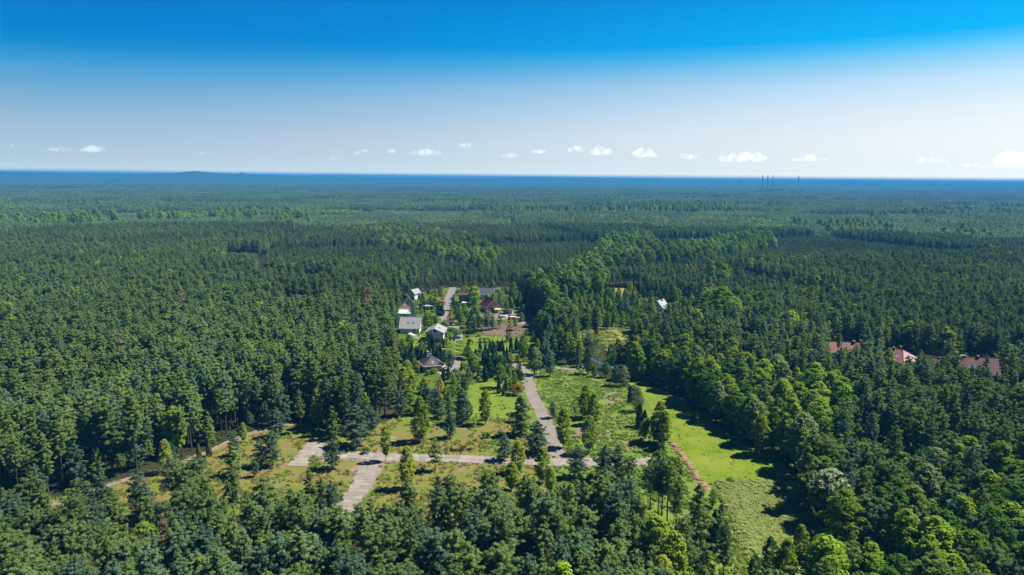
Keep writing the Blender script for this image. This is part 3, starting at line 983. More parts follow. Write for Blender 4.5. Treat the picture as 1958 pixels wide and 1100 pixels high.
M['car_white'] = plain('car_white', (0.70, 0.71, 0.72), 0.3, 0.05, spec=0.6)
M['car_red'] = plain('car_red', (0.16, 0.02, 0.02), 0.3, 0.1, spec=0.6)
M['rubber'] = plain('rubber', (0.02, 0.02, 0.02), 0.9, 0.1)
M['concrete'] = plain('concrete', (0.22, 0.21, 0.20), 0.9, 0.15, 0.05)
M['stack_red'] = plain('stack_red', (0.45, 0.12, 0.08), 0.9, 0.1, 0.05)

HOUSES = []                                                      # (xy, radius) kept clear of scattered trees


def window(parent, face, u, z, w, h, W, L, frame='frame_white', glass='glass', name='window'):
    """a framed pane standing 4 cm proud of a wall; face f/b/l/r"""
    fr, pn = MB(), MB()
    def bx(mb, du, dz, ww, hh, d0, d1):
        a0, a1, b0, b1 = u + du - ww / 2, u + du + ww / 2, z + dz - hh / 2, z + dz + hh / 2
        if face == 'f':
            mb.box(a0, -L / 2 - d1, b0, a1, -L / 2 - d0, b1)
        elif face == 'b':
            mb.box(a0, L / 2 + d0, b0, a1, L / 2 + d1, b1)
        elif face == 'l':
            mb.box(-W / 2 - d1, a0, b0, -W / 2 - d0, a1, b1)
        else:
            mb.box(W / 2 + d0, a0, b0, W / 2 + d1, a1, b1)
    t = 0.09
    bx(fr, 0, h / 2 - t / 2, w, t, -0.02, 0.06)
    bx(fr, 0, -h / 2 + t / 2, w + 0.16, t, -0.02, 0.12)
    bx(fr, -w / 2 + t / 2, 0, t, h - 2 * t, -0.02, 0.06)
    bx(fr, w / 2 - t / 2, 0, t, h - 2 * t, -0.02, 0.06)
    bx(fr, 0, 0, t * 0.7, h - 2 * t, -0.02, 0.055)
    bx(pn, 0, 0, w - 2 * t, h - 2 * t, -0.02, 0.03)
    f = fr.build(name, M[frame], parent)
    pn.build('pane', M[glass], f)
    return f


def chimney(parent, x, y, z0, z1, w, mat='red_brick', ln=None):
    ln = ln or w
    c = MB().box(x - w / 2, y - ln / 2, z0, x + w / 2, y + ln / 2, z1).build('chimney', M[mat], parent)
    MB().box(x - w / 2 - 0.1, y - ln / 2 - 0.1, z1, x + w / 2 + 0.1, y + ln / 2 + 0.1, z1 + 0.14).build('chimney_cap', M['concrete'], c)
    return c


def gable_house(name, label, cat, px, rz, W, L, eave, rise, wall, roof, oh=0.45, chimneys=(), wins=(), doors=(), sky=(), clear=1.0, trim='frame_white', frame='frame_white'):
    """house with its ridge along its own y; px: photo pixel of the ground under its middle"""
    p = at(*px)
    e = empty(name, (p[0], p[1], 0), rz)
    tag(e, label, cat)
    HOUSES.append((p[:2], math.hypot(W, L) / 2 * clear))
    MB().prism([(-W / 2, -0.2), (W / 2, -0.2), (W / 2, eave), (0, eave + rise), (-W / 2, eave)], -L / 2, L / 2).build('wall', M[wall], e)
    sl = rise / (W / 2)
    th = 0.22
    xo = W / 2 + oh
    zo = eave - sl * oh
    rf = MB()
    rf.prism([(-xo, zo + 0.02), (0, eave + rise + 0.02), (xo, zo + 0.02), (xo, zo + th), (0, eave + rise + th * 1.25), (-xo, zo + th)], -L / 2 - oh, L / 2 + oh)
    rf.box(-0.16, -L / 2 - oh + 0.02, eave + rise + th * 1.0, 0.16, L / 2 + oh - 0.02, eave + rise + th * 1.55)
    r = rf.build('roof', M[roof], e)
    bb = MB()                                                   # barge boards and gutters
    for s in (-1, 1):
        for y in (-L / 2 - oh - 0.06, L / 2 + oh):
            bb.add([(0, y, eave + rise - 0.02), (s * xo, y, zo - 0.02), (s * xo, y, zo + th + 0.05), (0, y, eave + rise + th * 1.3),
                    (0, y + 0.06, eave + rise - 0.02), (s * xo, y + 0.06, zo - 0.02), (s * xo, y + 0.06, zo + th + 0.05), (0, y + 0.06, eave + rise + th * 1.3)],
                   [(0, 1, 2, 3), (7, 6, 5, 4), (0, 4, 5, 1), (1, 5, 6, 2), (2, 6, 7, 3), (3, 7, 4, 0)])
        bb.tube((s * (xo + 0.07), -L / 2 - oh, zo + 0.1), (s * (xo + 0.07), L / 2 + oh, zo + 0.1), 0.07, 0.07, 6)
    bb.build('roof_trim', M[trim], e)
    for (x, y, h, w, m) in chimneys:
        chimney(r, x, y, eave + rise - sl * abs(x) - 0.3, eave + rise + h, w, m)
    for (f, u, z, w, h) in wins:
        window(e, f, u, z, w, h, W, L, frame)
    for (f, u, w, h) in doors:
        d = window(e, f, u, h / 2, w, h, W, L, 'frame_brown', 'wood', 'door')
    for (s, y, q, w, h) in sky:                                 # roof windows: side, place along the ridge, share of the slope
        x0 = s * W / 2 * q
        zc = eave + rise - sl * abs(x0) + th
        a = math.atan(sl)
        m = MB().box(-h / 2, -w / 2, 0.0, h / 2, w / 2, 0.14)
        o = m.build('skylight', M['frame_brown'], r)
        o.location = (x0, y, zc)
        o.rotation_euler = (0, s * a, 0)
        g = MB().box(-h / 2 + 0.1, -w / 2 + 0.1, 0.13, h / 2 - 0.1, w / 2 - 0.1, 0.165).build('skylight_pane', M['skylight_glass'], o) if False else None
        MB().box(-h / 2 + 0.09, -w / 2 + 0.09, 0.142, h / 2 - 0.09, w / 2 - 0.09, 0.165).build('pane', M['skylight_glass'], o)
    return e


def hip_house(name, label, cat, px, rz, W, L, eave, rise, wall, roof, ridge=0.35, oh=0.6, chimneys=(), wins=(), doors=(), sky=(), clear=1.0):
    p = at(*px)
    e = empty(name, (p[0], p[1], 0), rz)
    tag(e, label, cat)
    HOUSES.append((p[:2], math.hypot(W, L) / 2 * clear))
    MB().box(-W / 2, -L / 2, -0.2, W / 2, L / 2, eave).build('wall', M[wall], e)
    X, Y, k = W / 2 + oh, L / 2 + oh, L / 2 * ridge
    z0, z1 = eave + 0.004, eave + rise
    v = [(-X, -Y, z0), (X, -Y, z0), (X, Y, z0), (-X, Y, z0), (-X, -Y, z0 + .2), (X, -Y, z0 + .2), (X, Y, z0 + .2), (-X, Y, z0 + .2), (0, -k, z1), (0, k, z1)]
    rf = MB().add(v, [(3, 2, 1, 0), (0, 1, 5, 4), (1, 2, 6, 5), (2, 3, 7, 6), (3, 0, 4, 7), (4, 5, 8), (5, 6, 9, 8), (6, 7, 9), (7, 4, 8, 9)])
    r = rf.build('roof', M[roof], e)
    rg = MB()
    for a, b in ((4, 8), (5, 8), (6, 9), (7, 9), (8, 9)):
        rg.tube(np.array(v[a]) + (0, 0, .06), np.array(v[b]) + (0, 0, .06), 0.14, 0.14, 5)
    rg.build('ridge_tiles', M['roof_slate' if roof == 'roof_brown' else 'roof_rose'], r)
    g = MB()
    for a, b in ((4, 5), (5, 6), (6, 7), (7, 4)):
        g.tube(np.array(v[a]) * (1.01, 1.01, 1), np.array(v[b]) * (1.01, 1.01, 1), 0.09, 0.09, 5)
    g.build('gutter', M['frame_white'], e)
    for (x, y, h, w, m) in chimneys:
        chimney(r, x, y, eave + 0.4, eave + rise + h, w, m)
    for (f, u, z, w, h) in wins:
        window(e, f, u, z, w, h, W, L)
    for (f, u, w, h) in doors:
        window(e, f, u, h / 2, w, h, W, L, 'frame_brown', 'wood', 'door')
    slx = (rise - 0.2) / X
    sly = (rise - 0.2) / (Y - k)
    for (s, a, q, w, h) in sky:                                 # side x(+/-1) or front 'f'
        if s == 'f':
            yy = -Y + (Y - k) * q
            o = MB().box(-w / 2, -h / 2, 0, w / 2, h / 2, 0.14).build('skylight', M['frame_white'], r)
            o.location = (a, yy, z0 + 0.2 + sly * (Y - k) * q)
            o.rotation_euler = (math.atan(sly), 0, 0)
            MB().box(-w / 2 + .1, -h / 2 + .1, 0.142, w / 2 - .1, h / 2 - .1, 0.165).build('pane', M['skylight_glass'], o)
        else:
            xx = s * X * (1 - q)
            o = MB().box(-h / 2, -w / 2, 0, h / 2, w / 2, 0.14).build('skylight', M['frame_white'], r)
            o.location = (xx, a, z0 + 0.2 + slx * X * q)
            o.rotation_euler = (0, s * math.atan(slx), 0)
            MB().box(-h / 2 + .1, -w / 2 + .1, 0.142, h / 2 - .1, w / 2 - .1, 0.165).build('pane', M['skylight_glass'], o)
    return e


# the village left of the gravel road
gable_house('white_house', 'white two-storey house with a grey gable roof and skylights behind the thujas', 'house', (834, 650), R(-2), 8.6, 11.5, 4.9, 1.9, 'white_wall', 'roof_grey', 0.6,
            chimneys=[(-0.8, 2.5, 0.5, 0.5, 'concrete')], wins=[('f', 0.3, 5.6, 1.2, 1.2), ('f', -2.2, 3.2, 2.4, 2.6), ('r', -3, 3.6, 1.1, 1.3), ('r', 1.5, 3.6, 1.1, 1.3)], doors=[('f', 1.0, 1.6, 2.2)],
            sky=[(-1, -3.6, 0.55, 1.3, 1.5), (-1, 0.2, 0.5, 1.2, 1.4), (1, -0.5, 0.4, 1.2, 1.4)], trim='frame_brown')
gable_house('grey_roof_house', 'long house with a plain light grey roof and two small skylights', 'house', (786, 634), R(90), 9.5, 10.0, 3.0, 4.6, 'white_wall', 'roof_grey', 0.5,
            wins=[('l', -2.5, 1.6, 1.4, 1.3), ('f', 0.0, 4.2, 1.3, 1.5), ('f', 2.0, 1.6, 1.3, 1.3), ('b', 0.0, 4.2, 1.3, 1.5)],
            sky=[(-1, -1.6, 0.55, 0.9, 1.2), (-1, 0.9, 0.55, 0.9, 1.2)])
gable_house('mint_roof_house', 'low white house with a pale mint green roof beside the red-fronted one', 'house', (773, 606), R(80), 6.5, 9.0, 2.7, 1.5, 'white_wall', 'roof_mint', 0.5, wins=[('l', -1.0, 1.6, 1.3, 1.2), ('l', 2.2, 1.6, 1.3, 1.2)], doors=[('f', 0.5, 1.1, 2.1)])
gable_house('brown_roof_house', 'house with a steep dark brown roof at the forest edge above the mint roof', 'house', (775, 589), R(28), 8.0, 10.5, 3.0, 4.6, 'cream_wall', 'roof_brown', 0.5,
            chimneys=[(1.2, 1.5, 0.4, 0.6, 'red_brick')], wins=[('f', 0, 4.4, 1.2, 1.3), ('f', -2.0, 1.6, 1.2, 1.2), ('r', -2, 1.6, 1.2, 1.2)], sky=[(1, -1.5, 0.5, 1.6, 1.8), (1, 2.0, 0.5, 1.0, 1.4)])
gable_house('red_porch', 'small red-tiled lean building in front of the dark brown roof', 'annexe', (771, 598), R(85), 4.6, 8.0, 2.4, 1.3, 'red_brick', 'roof_red', 0.35, doors=[('l', 0.8, 1.2, 2.0)], wins=[('l', -1.5, 1.4, 1.2, 1.0)])
gable_house('blue_house', 'pale blue gable house with white verges at the forest edge by a golden conifer', 'house', (793, 572), R(-30), 4.8, 6.5, 4.2, 2.4, 'blue_wall', 'roof_grey', 0.4, wins=[('f', 0, 4.9, 1.0, 1.1), ('f', -1.2, 2.0, 1.1, 1.2)], doors=[('f', 1.2, 1.0, 2.1)])
gable_house('brick_house', 'pink brick house with a steep dark red gable roof and white verges', 'house', (937, 594), R(25), 8.4, 10.0, 3.4, 4.3, 'pink_brick', 'roof_dark_red', 0.7,
            chimneys=[(0.25, 2.0, 0.7, 0.9, 'pink_brick')], wins=[('f', -1.5, 4.3, 0.95, 1.2), ('f', 1.4, 4.3, 0.95, 1.2), ('f', 2.4, 1.7, 0.8, 1.4), ('r', 0, 1.7, 1.2, 1.2)], doors=[('f', -0.2, 1.7, 2.3)], sky=[(1, -1.5, 0.45, 0.9, 1.2)])
gable_house('grey_barn', 'dark grey rendered building with a flat rust-brown roof beside the street', 'barn', (889, 578), R(90), 6.0, 7.5, 5.4, 0.9, 'grey_wall', 'roof_dark_red', 0.3, wins=[('l', 0.5, 3.4, 1.0, 1.0)], doors=[('l', -1.5, 2.2, 2.3)])
gable_house('slate_house', 'house with a dark slate-blue roof standing against the trees', 'house', (931, 570), R(90), 8.0, 9.0, 3.2, 3.6, 'white_wall', 'roof_slate', 0.5, chimneys=[(0.3, -3.2, 0.6, 0.7, 'concrete'), (0.2, -0.6, 0.6, 0.6, 'canvas')], wins=[('l', 0, 1.7, 1.3, 1.2)], doors=[('l', -2.2, 1.1, 2.1)])
hip_house('hip_roof_house', 'brown hip-roofed villa with two white chimneys and blue roof windows', 'house', (824, 706), R(22), 7.2, 8.4, 2.5, 3.5, 'cream_wall', 'roof_brown', 0.35, 0.8,
          chimneys=[(-0.4, -0.6, 0.9, 0.8, 'white_wall'), (-0.9, 1.6, 1.2, 0.8, 'white_wall')], wins=[('f', -1.9, 1.4, 1.3, 1.2), ('f', 1.9, 1.4, 1.3, 1.2), ('r', -2.6, 1.4, 1.3, 1.2), ('r', 2.4, 1.4, 1.2, 1.2)], doors=[('r', 0.3, 1.2, 2.1)],
          sky=[('f', -0.3, 0.36, 0.9, 1.2), (1, -1.6, 0.34, 1.2, 1.7), (1, 0.2, 0.34, 1.2, 1.7)])
# beyond the meadow
gable_house('pale_roof_house', 'white house with a pale metal roof in the trees beyond the meadow', 'house', (1262, 597), R(-35), 7.0, 8.5, 3.6, 3.8, 'white_wall', 'roof_pale', 0.5, chimneys=[(0.6, 1.0, 0.5, 0.7, 'red_brick')], wins=[('f', 0, 4.6, 1.2, 1.3), ('f', -1.9, 1.7, 1.3, 1.3), ('f', 1.9, 1.7, 1.3, 1.3), ('l', 0, 1.7, 1.3, 1.3)], sky=[(-1, -1.5, 0.5, 1.4, 1.6)])
gable_house('pink_cottage', 'small pink cottage with a brown roof right of the pale metal roof', 'cottage', (1304, 596), R(80), 5.0, 7.5, 2.6, 2.0, 'pink_brick', 'roof_brown', 0.4, wins=[('l', -1.5, 1.5, 1.1, 1.1)], doors=[('l', 1.2, 1.1, 2.0)])
# the row of houses in the wood on the right
E_RED = gable_house('red_roof_house', 'long white house with a brick-red roof, white gable and two brick chimneys in the wood', 'house', (1612, 684), R(82), 9.0, 17.0, 3.6, 3.4, 'white_wall', 'roof_red', 0.5,
                    chimneys=[(-0.3, -4.0, 1.0, 0.9, 'red_brick'), (-1.2, -7.0, 1.4, 0.9, 'red_brick')], wins=[('l', -2, 1.7, 1.4, 1.3), ('l', 3, 1.7, 1.4, 1.3)], sky=[(-1, -1.0, 0.12, 1.0, 0.8), (-1, 0.4, 0.12, 1.0, 0.8), (-1, 1.8, 0.12, 1.0, 0.8)])
gw = MB().prism([(-4.2, -0.2), (4.2, -0.2), (4.2, 3.7), (0, 6.9), (-4.2, 3.7)], -2.5, 4.0).build('wing_wall', M['white_wall'], E_RED)
gr = MB().prism([(-4.7, 3.35), (0, 6.94), (4.7, 3.35), (4.7, 3.6), (0, 7.2), (-4.7, 3.6)], -3.0, 4.0).build('wing_roof', M['roof_red'], E_RED)
for o in (gw, gr):
    o.rotation_euler = (0, 0, R(-90))
    o.location = (-4.6, -5.2, 0)
hip_house('rose_roof_house', 'house with a glossy rose-red hip roof, dark chimneys and skylights in the wood', 'house', (1716, 700), R(25), 12.0, 13.5, 3.4, 4.2, 'white_wall', 'roof_rose', 0.3, 0.6,
          chimneys=[(-1.5, 1.5, 0.6, 0.7, 'roof_dark_red'), (1.8, 0.5, 0.9, 0.7, 'roof_dark_red')], wins=[('f', -3, 1.8, 1.4, 1.4), ('f', 3, 1.8, 1.4, 1.4)], sky=[('f', -1.8, 0.42, 0.9, 1.1), ('f', 1.2, 0.42, 0.9, 1.1), (1, -2, 0.4, 0.9, 1.1), (-1, -2, 0.4, 0.9, 1.1)])
gable_house('brown_gable_cottage', 'cottage showing only a small rosy brown gable roof above the trees', 'cottage', (1782, 712), R(38), 7.5, 9.5, 3.2, 3.4, 'cream_wall', 'roof_rose', 0.5, chimneys=[(0.3, -2.4, 0.4, 0.7, 'red_brick')], wins=[('f', 0, 4.2, 1.0, 1.1)])
gable_house('maroon_roof_house', 'big house with a dark maroon roof, blue skylights and a grey-green spruce before it', 'house', (1866, 722), R(82), 10.5, 15.0, 3.2, 5.2, 'grey_wall', 'roof_dark_red', 0.6,
            chimneys=[(0.2, 6.0, 0.7, 1.5, 'red_brick'), (-0.2, 0.2, 0.8, 0.7, 'red_brick')], wins=[('l', -3, 1.7, 1.4, 1.3), ('l', 2, 1.7, 1.4, 1.3)], sky=[(-1, 4.6, 0.66, 1.0, 1.3), (-1, 2.6, 0.66, 1.0, 1.3), (-1, 1.4, 0.66, 1.0, 1.3), (-1, -0.8, 0.66, 1.0, 1.3)])
gable_house('hidden_roof_house', 'house of which only a dark reddish ridge shows above the trees behind the broadleaf row', 'house', (1432, 644), R(88), 7.0, 12.0, 3.0, 3.0, 'cream_wall', 'roof_dark_red', 0.4, chimneys=[(0, 2.0, 0.8, 0.6, 'concrete')])


# ------------------------------------------------------------------ yard things
def small(name, label, cat, px, rz=0.0):
    p = at(*px)
    return tag(empty(name, (p[0], p[1], 0.09), rz), label, cat)


def make_car(px, rz, paint, label, group='cars parked in the village'):
    e = small('parked_car', label, 'car', px, rz)
    e['group'] = group
    body = MB().prism([(-2.15, 0.35), (2.15, 0.35), (2.2, 0.75), (1.9, 0.92), (-2.1, 0.95), (-2.2, 0.7)], -0.85, 0.85).build('body', M[paint], e)
    cabin = MB()
    b, t = [(-1.95, -0.8, .94), (0.95, -0.8, .92), (0.95, 0.8, .92), (-1.95, 0.8, .94)], [(-1.5, -0.66, 1.46), (0.25, -0.66, 1.46), (0.25, 0.66, 1.46), (-1.5, 0.66, 1.46)]
    cabin.add(b + t, [(0, 1, 5, 4), (1, 2, 6, 5), (2, 3, 7, 6), (3, 0, 4, 7), (4, 5, 6, 7)])
    cabin.build('windows', M['glass'], e)
    MB().box(-1.5, -0.67, 1.45, 0.25, 0.67, 1.5).build('car_roof', M[paint], e)
    for x in (-1.35, 1.35):
        for y in (-0.8, 0.8):
            w = MB().tube((x, y - 0.1, 0.32), (x, y + 0.1, 0.32), 0.32, 0.32, 12).build('wheel', M['rubber'], e)
            MB().tube((x, y - 0.11, 0.32), (x, y + 0.11, 0.32), 0.18, 0.18, 8).build('rim', M['metal'], w)
    return e


make_car((873, 648), R(20), 'car_blue', 'dark blue car on the lane right of the white house')
make_car((844, 704), R(60), 'car_white', 'white car on the paving beside the hip-roofed villa')
make_car((993, 606), R(-12), 'car_red', 'dark red car at the right end of the sandy yard')
e = small('garden_parasol', 'tan square parasol beside the pink brick house', 'parasol', (951, 598))
MB().tube((0, 0, 0), (0, 0, 2.5), 0.05, 0.05, 6).build('pole', M['metal'], e)
MB().add([(-1.9, -1.9, 2.1), (1.9, -1.9, 2.1), (1.9, 1.9, 2.1), (-1.9, 1.9, 2.1), (0, 0, 2.75), (-1.9, -1.9, 1.95), (1.9, -1.9, 1.95), (1.9, 1.9, 1.95), (-1.9, 1.9, 1.95)],
         [(0, 1, 4), (1, 2, 4), (2, 3, 4), (3, 0, 4), (0, 5, 6, 1), (1, 6, 7, 2), (2, 7, 8, 3), (3, 8, 5, 0)]).build('canopy', M['canvas'], e)
e = small('garden_shed', 'open white shed with a dark flat roof in the sandy yard', 'shed', (970, 600), R(-4))
HOUSES.append((at(970, 600)[:2], 6.0))
MB().box(-2.6, 1.6, 0, 3.0, 1.75, 2.4).build('back_wall', M['white_wall'], e)
MB().box(0.8, -1.4, 0, 3.0, 1.58, 2.2).build('white_store', M['canvas_white'], e)
for x in (-2.6, 0.2):
    MB().box(x, -1.6, 0, x + 0.14, -1.46, 2.4).build('post', M['wood'], e)
MB().box(-3.0, -2.0, 2.42, 3.4, 2.1, 2.6).build('roof', M['roof_brown'], e)
e = small('paddling_pool', 'round light blue pool on the sandy yard', 'pool', (963, 606))
mb = MB()
n = 20
ring = [(math.cos(6.283 * i / n), math.sin(6.283 * i / n)) for i in range(n)]
mb.add([(c * 2.3, s * 2.3, 0) for c, s in ring] + [(c * 2.3, s * 2.3, 0.9) for c, s in ring] + [(c * 2.15, s * 2.15, 0.9) for c, s in ring] + [(c * 2.15, s * 2.15, 0.6) for c, s in ring],
       [(i + a * n, (i + 1) % n + a * n, (i + 1) % n + (a + 1) * n, i + (a + 1) * n) for a in range(3) for i in range(n)])
mb.build('pool_wall', M['canvas_white'], e)
MB().add([(c * 2.16, s * 2.16, 0.72) for c, s in ring], [tuple(range(n))]).build('pool_water', M['pool_blue'], e)
e = small('boat_trailer', 'long white covered trailer at the yard edge', 'trailer', (984, 611), R(-16))
MB().prism([(-3.6, 0.6), (3.4, 0.6), (3.8, 0.9), (3.2, 1.35), (-2.8, 1.5), (-3.6, 1.2)], -1.0, 1.0).build('cover', M['canvas_white'], e)
for s in (-1, 1):
    MB().tube((-0.6, s * 1.05, 0.33), (-0.6, s * 1.22, 0.33), 0.33, 0.33, 10).build('wheel', M['rubber'], e)
MB().tube((3.6, 0, 0.55), (5.0, 0, 0.4), 0.06, 0.06, 5).build('drawbar', M['metal'], e)
e = small('white_marquee', 'low white party tent in front of the dark grey barn', 'tent', (892, 584), R(3))
MB().add([(-3, -1.6, 1.9), (3, -1.6, 1.9), (3, 1.6, 1.9), (-3, 1.6, 1.9), (-2.2, 0, 2.6), (2.2, 0, 2.6), (-3, -1.6, 1.6), (3, -1.6, 1.6), (3, 1.6, 1.6), (-3, 1.6, 1.6)],
         [(0, 1, 5, 4), (1, 2, 5), (2, 3, 4, 5), (3, 0, 4), (0, 6, 7, 1), (1, 7, 8, 2), (2, 8, 9, 3), (3, 9, 6, 0)]).build('canopy', M['canvas_white'], e)
for x in (-2.9, 2.9):
    for y in (-1.5, 1.5):
        MB().tube((x, y, 0), (x, y, 1.9), 0.04, 0.04, 5).build('leg', M['metal'], e)
e = small('garden_shelter', 'low blue-white roofed shelter among the garden conifers', 'shelter', (816, 592), R(4))
MB().add([(-4, -1.4, 2.1), (4, -1.4, 2.1), (4, 1.2, 2.5), (-4, 1.2, 2.5), (-4, -1.4, 2.22), (4, -1.4, 2.22), (4, 1.2, 2.62), (-4, 1.2, 2.62)],
         [(3, 2, 1, 0), (4, 5, 6, 7), (0, 1, 5, 4), (1, 2, 6, 5), (2, 3, 7, 6), (3, 0, 4, 7)]).build('roof', M['roof_pale'], e)
MB().box(-3.9, 1.0, 0, 3.9, 1.12, 2.4).build('back_wall', M['wood'], e)
for x in (-3.8, 0, 3.7):
    MB().box(x, -1.3, 0, x + 0.12, -1.18, 2.15).build('post', M['wood'], e)
e = small('greenhouse', 'pale blue-white plastic greenhouse tunnel beside the grey-roofed house', 'greenhouse', (789, 646), R(35))
HOUSES.append((at(789, 646)[:2], 4.0))
arc = [(1.7 * math.cos(math.pi * i / 8), 1.9 * math.sin(math.pi * i / 8)) for i in range(9)]
MB().prism(arc, -3.2, 3.2).build('cover', M['canvas_white'], e)
MB().box(-0.5, -3.26, 0, 0.5, -3.21, 1.6).build('door', M['frame_white'], e)
for i in range(7):                                                # hoops
    y = -3.1 + i * 1.033
    hp = MB()
    for a, b in zip(arc[:-1], arc[1:]):
        hp.tube((a[0] * 1.02, y, a[1] * 1.02), (b[0] * 1.02, y, b[1] * 1.02), 0.035, 0.035, 4)
    hp.build('hoop', M['metal'], e)
# utility poles
for k, (px, lab) in enumerate([((888, 640), 'wooden utility pole at the street right of the white house'), ((923, 639), 'wooden utility pole before the pines on the brown soil'), ((1027, 622), 'wooden utility pole at the right end of the lane')]):
    e = small('utility_pole', lab, 'pole', px)
    e['group'] = 'utility poles of the village'
    MB().tube((0, 0, 0), (0, 0, 8.2), 0.14, 0.09, 8).build('post', M['wood'], e)
    MB().box(-0.8, -0.05, 7.5, 0.8, 0.05, 7.62).build('cross_arm', M['wood'], e)
    for x in (-0.7, 0, 0.7):
        MB().tube((x, 0, 7.62), (x, 0, 7.8), 0.05, 0.04, 6).build('insulator', M['canvas_white'], e)
# fence along the lawn
fa, fb = at(886, 806)[:2], at(978, 806)[:2]
e = tag(empty('lawn_fence', (fa[0], fa[1], 0)), 'low wire fence with wooden posts along the bottom of the lawn', 'fence')
L = np.linalg.norm(fb - fa)
k = int(L / 2.2)
for i in range(k + 1):
    q = (fb - fa) * i / k
    MB().box(-0.06 + q[0], -0.06 + q[1], 0, 0.06 + q[0], 0.06 + q[1], 1.25).build('post', M['wood'], e)
for z in (0.45, 0.8, 1.15):
    MB().tube((0, -0.08, z), (fb[0] - fa[0], fb[1] - fa[1] - 0.08, z), 0.018, 0.018, 4).build('wire', M['metal'], e)

# dug earth in a row along the meadow's ditch
row = px_line([(1283, 846), (1296, 862), (1310, 882), (1325, 903), (1338, 922), (1352, 942)])
seg = np.linalg.norm(np.diff(row, axis=0), axis=1)
cum = np.concatenate([[0], np.cumsum(seg)])
cl_rng = np.random.default_rng(3)
clod_mes = []
for k in range(4):
    mb = MB()
    n = 10
    for ri, (rr, z) in enumerate([(1.0, 0.0), (0.82, 0.28), (0.45, 0.48)]):
        mb.v += [(math.cos(6.283 * i / n) * rr * (1.05 + 0.25 * cl_rng.normal()) * 1.35, math.sin(6.283 * i / n) * rr * 0.62 * (1.0 + 0.2 * cl_rng.normal()), z * (0.8 + 0.4 * cl_rng.random())) for i in range(n)]
    mb.v.append((0, 0, 0.55))
    fs = [(i + a * n, (i + 1) % n + a * n, (i + 1) % n + (a + 1) * n, i + (a + 1) * n) for a in range(2) for i in range(n)] + [(2 * n + i, 2 * n + (i + 1) % n, 3 * n) for i in range(n)]
    mb.f += fs
    mb.m += [0] * len(fs)
    clod_mes.append(mb.mesh('earth_heap', M['clod']))
s, k = 0.5, 0
while s < cum[-1]:
    i = min(np.searchsorted(cum, s, side='right') - 1, len(seg) - 1)
    p = row[i] + (row[i + 1] - row[i]) * (s - cum[i]) / seg[i]
    o = link('earth_heap', clod_mes[k % 4], None, (p[0] + cl_rng.normal() * 0.2, p[1], 0.02))
    o.rotation_euler = (0, 0, cl_rng.normal() * 0.3 + (3.14 if k % 2 else 0))
    where = 'upper end of the row, by the tall birches' if s < cum[-1] * 0.33 else ('middle of the row' if s < cum[-1] * 0.67 else 'lower end of the row, by the mown strip')
    tag(o, 'dug brown earth heap along the ditch, ' + where, 'earth heap', 'dug earth heaps along the ditch, ' + where)
    s += 1.55 + cl_rng.random() * 0.5
    k += 1
# ------------------------------------------------------------------ trees
NAMES = {'pine': ('pine_tree', 'pine'), 'tallpine': ('pine_tree', 'pine'), 'youngpine': ('pine_tree', 'pine'), 'openpine': ('pine_tree', 'pine'), 'thinpine': ('pine_tree', 'pine'),
         'broad': ('broadleaf_tree', 'tree'), 'lime': ('broadleaf_tree', 'tree'), 'paletree': ('broadleaf_tree', 'tree'), 'goldtree': ('broadleaf_tree', 'tree'), 'blossomtree': ('blossom_tree', 'tree'),
         'birch': ('birch_tree', 'birch'), 'thinbirch': ('birch_tree', 'birch'), 'thuja': ('thuja', 'thuja'), 'spruce': ('spruce_tree', 'spruce'), 'juniper': ('juniper', 'juniper'),
         'goldcone': ('golden_conifer', 'conifer'), 'globe': ('globe_tree', 'tree'), 'dome': ('globe_tree', 'tree'), 'bush': ('shrub', 'shrub'), 'larch': ('larch_tree', 'larch'), 'snag': ('dead_tree', 'dead tree')}
t_rng = np.random.default_rng(77)
STANDING = []                                                    # (x, y, keep-off radius)


def plant(kind, var, xy, h, label, group=None, rz=None, wide=1.0):
    tr, cr, H = PROTO[kind][var % len(PROTO[kind])]
    nm, cat = NAMES[kind]
    e = empty(nm, (xy[0], xy[1], 0), t_rng.random() * 6.28 if rz is None else rz)
    s = h / H
    e.scale = (s * wide, s * wide, s)
    tag(e, label, cat, group)
    link('crown', cr, e)
    link('stem' if kind == 'bush' else 'trunk', tr, e)
    return e


def height_for(px, yb, yt, pxt=None):
    """height of a thing that stands at pixel row yb and ends at row yt"""
    b = at(px, yb)
    lo, hi = 0.2, 60.0
    for _ in range(40):
        m = (lo + hi) / 2
        if px_of([(b[0], b[1], m)])[0][1] > yt:
            lo = m
        else:
            hi = m
    return b, lo


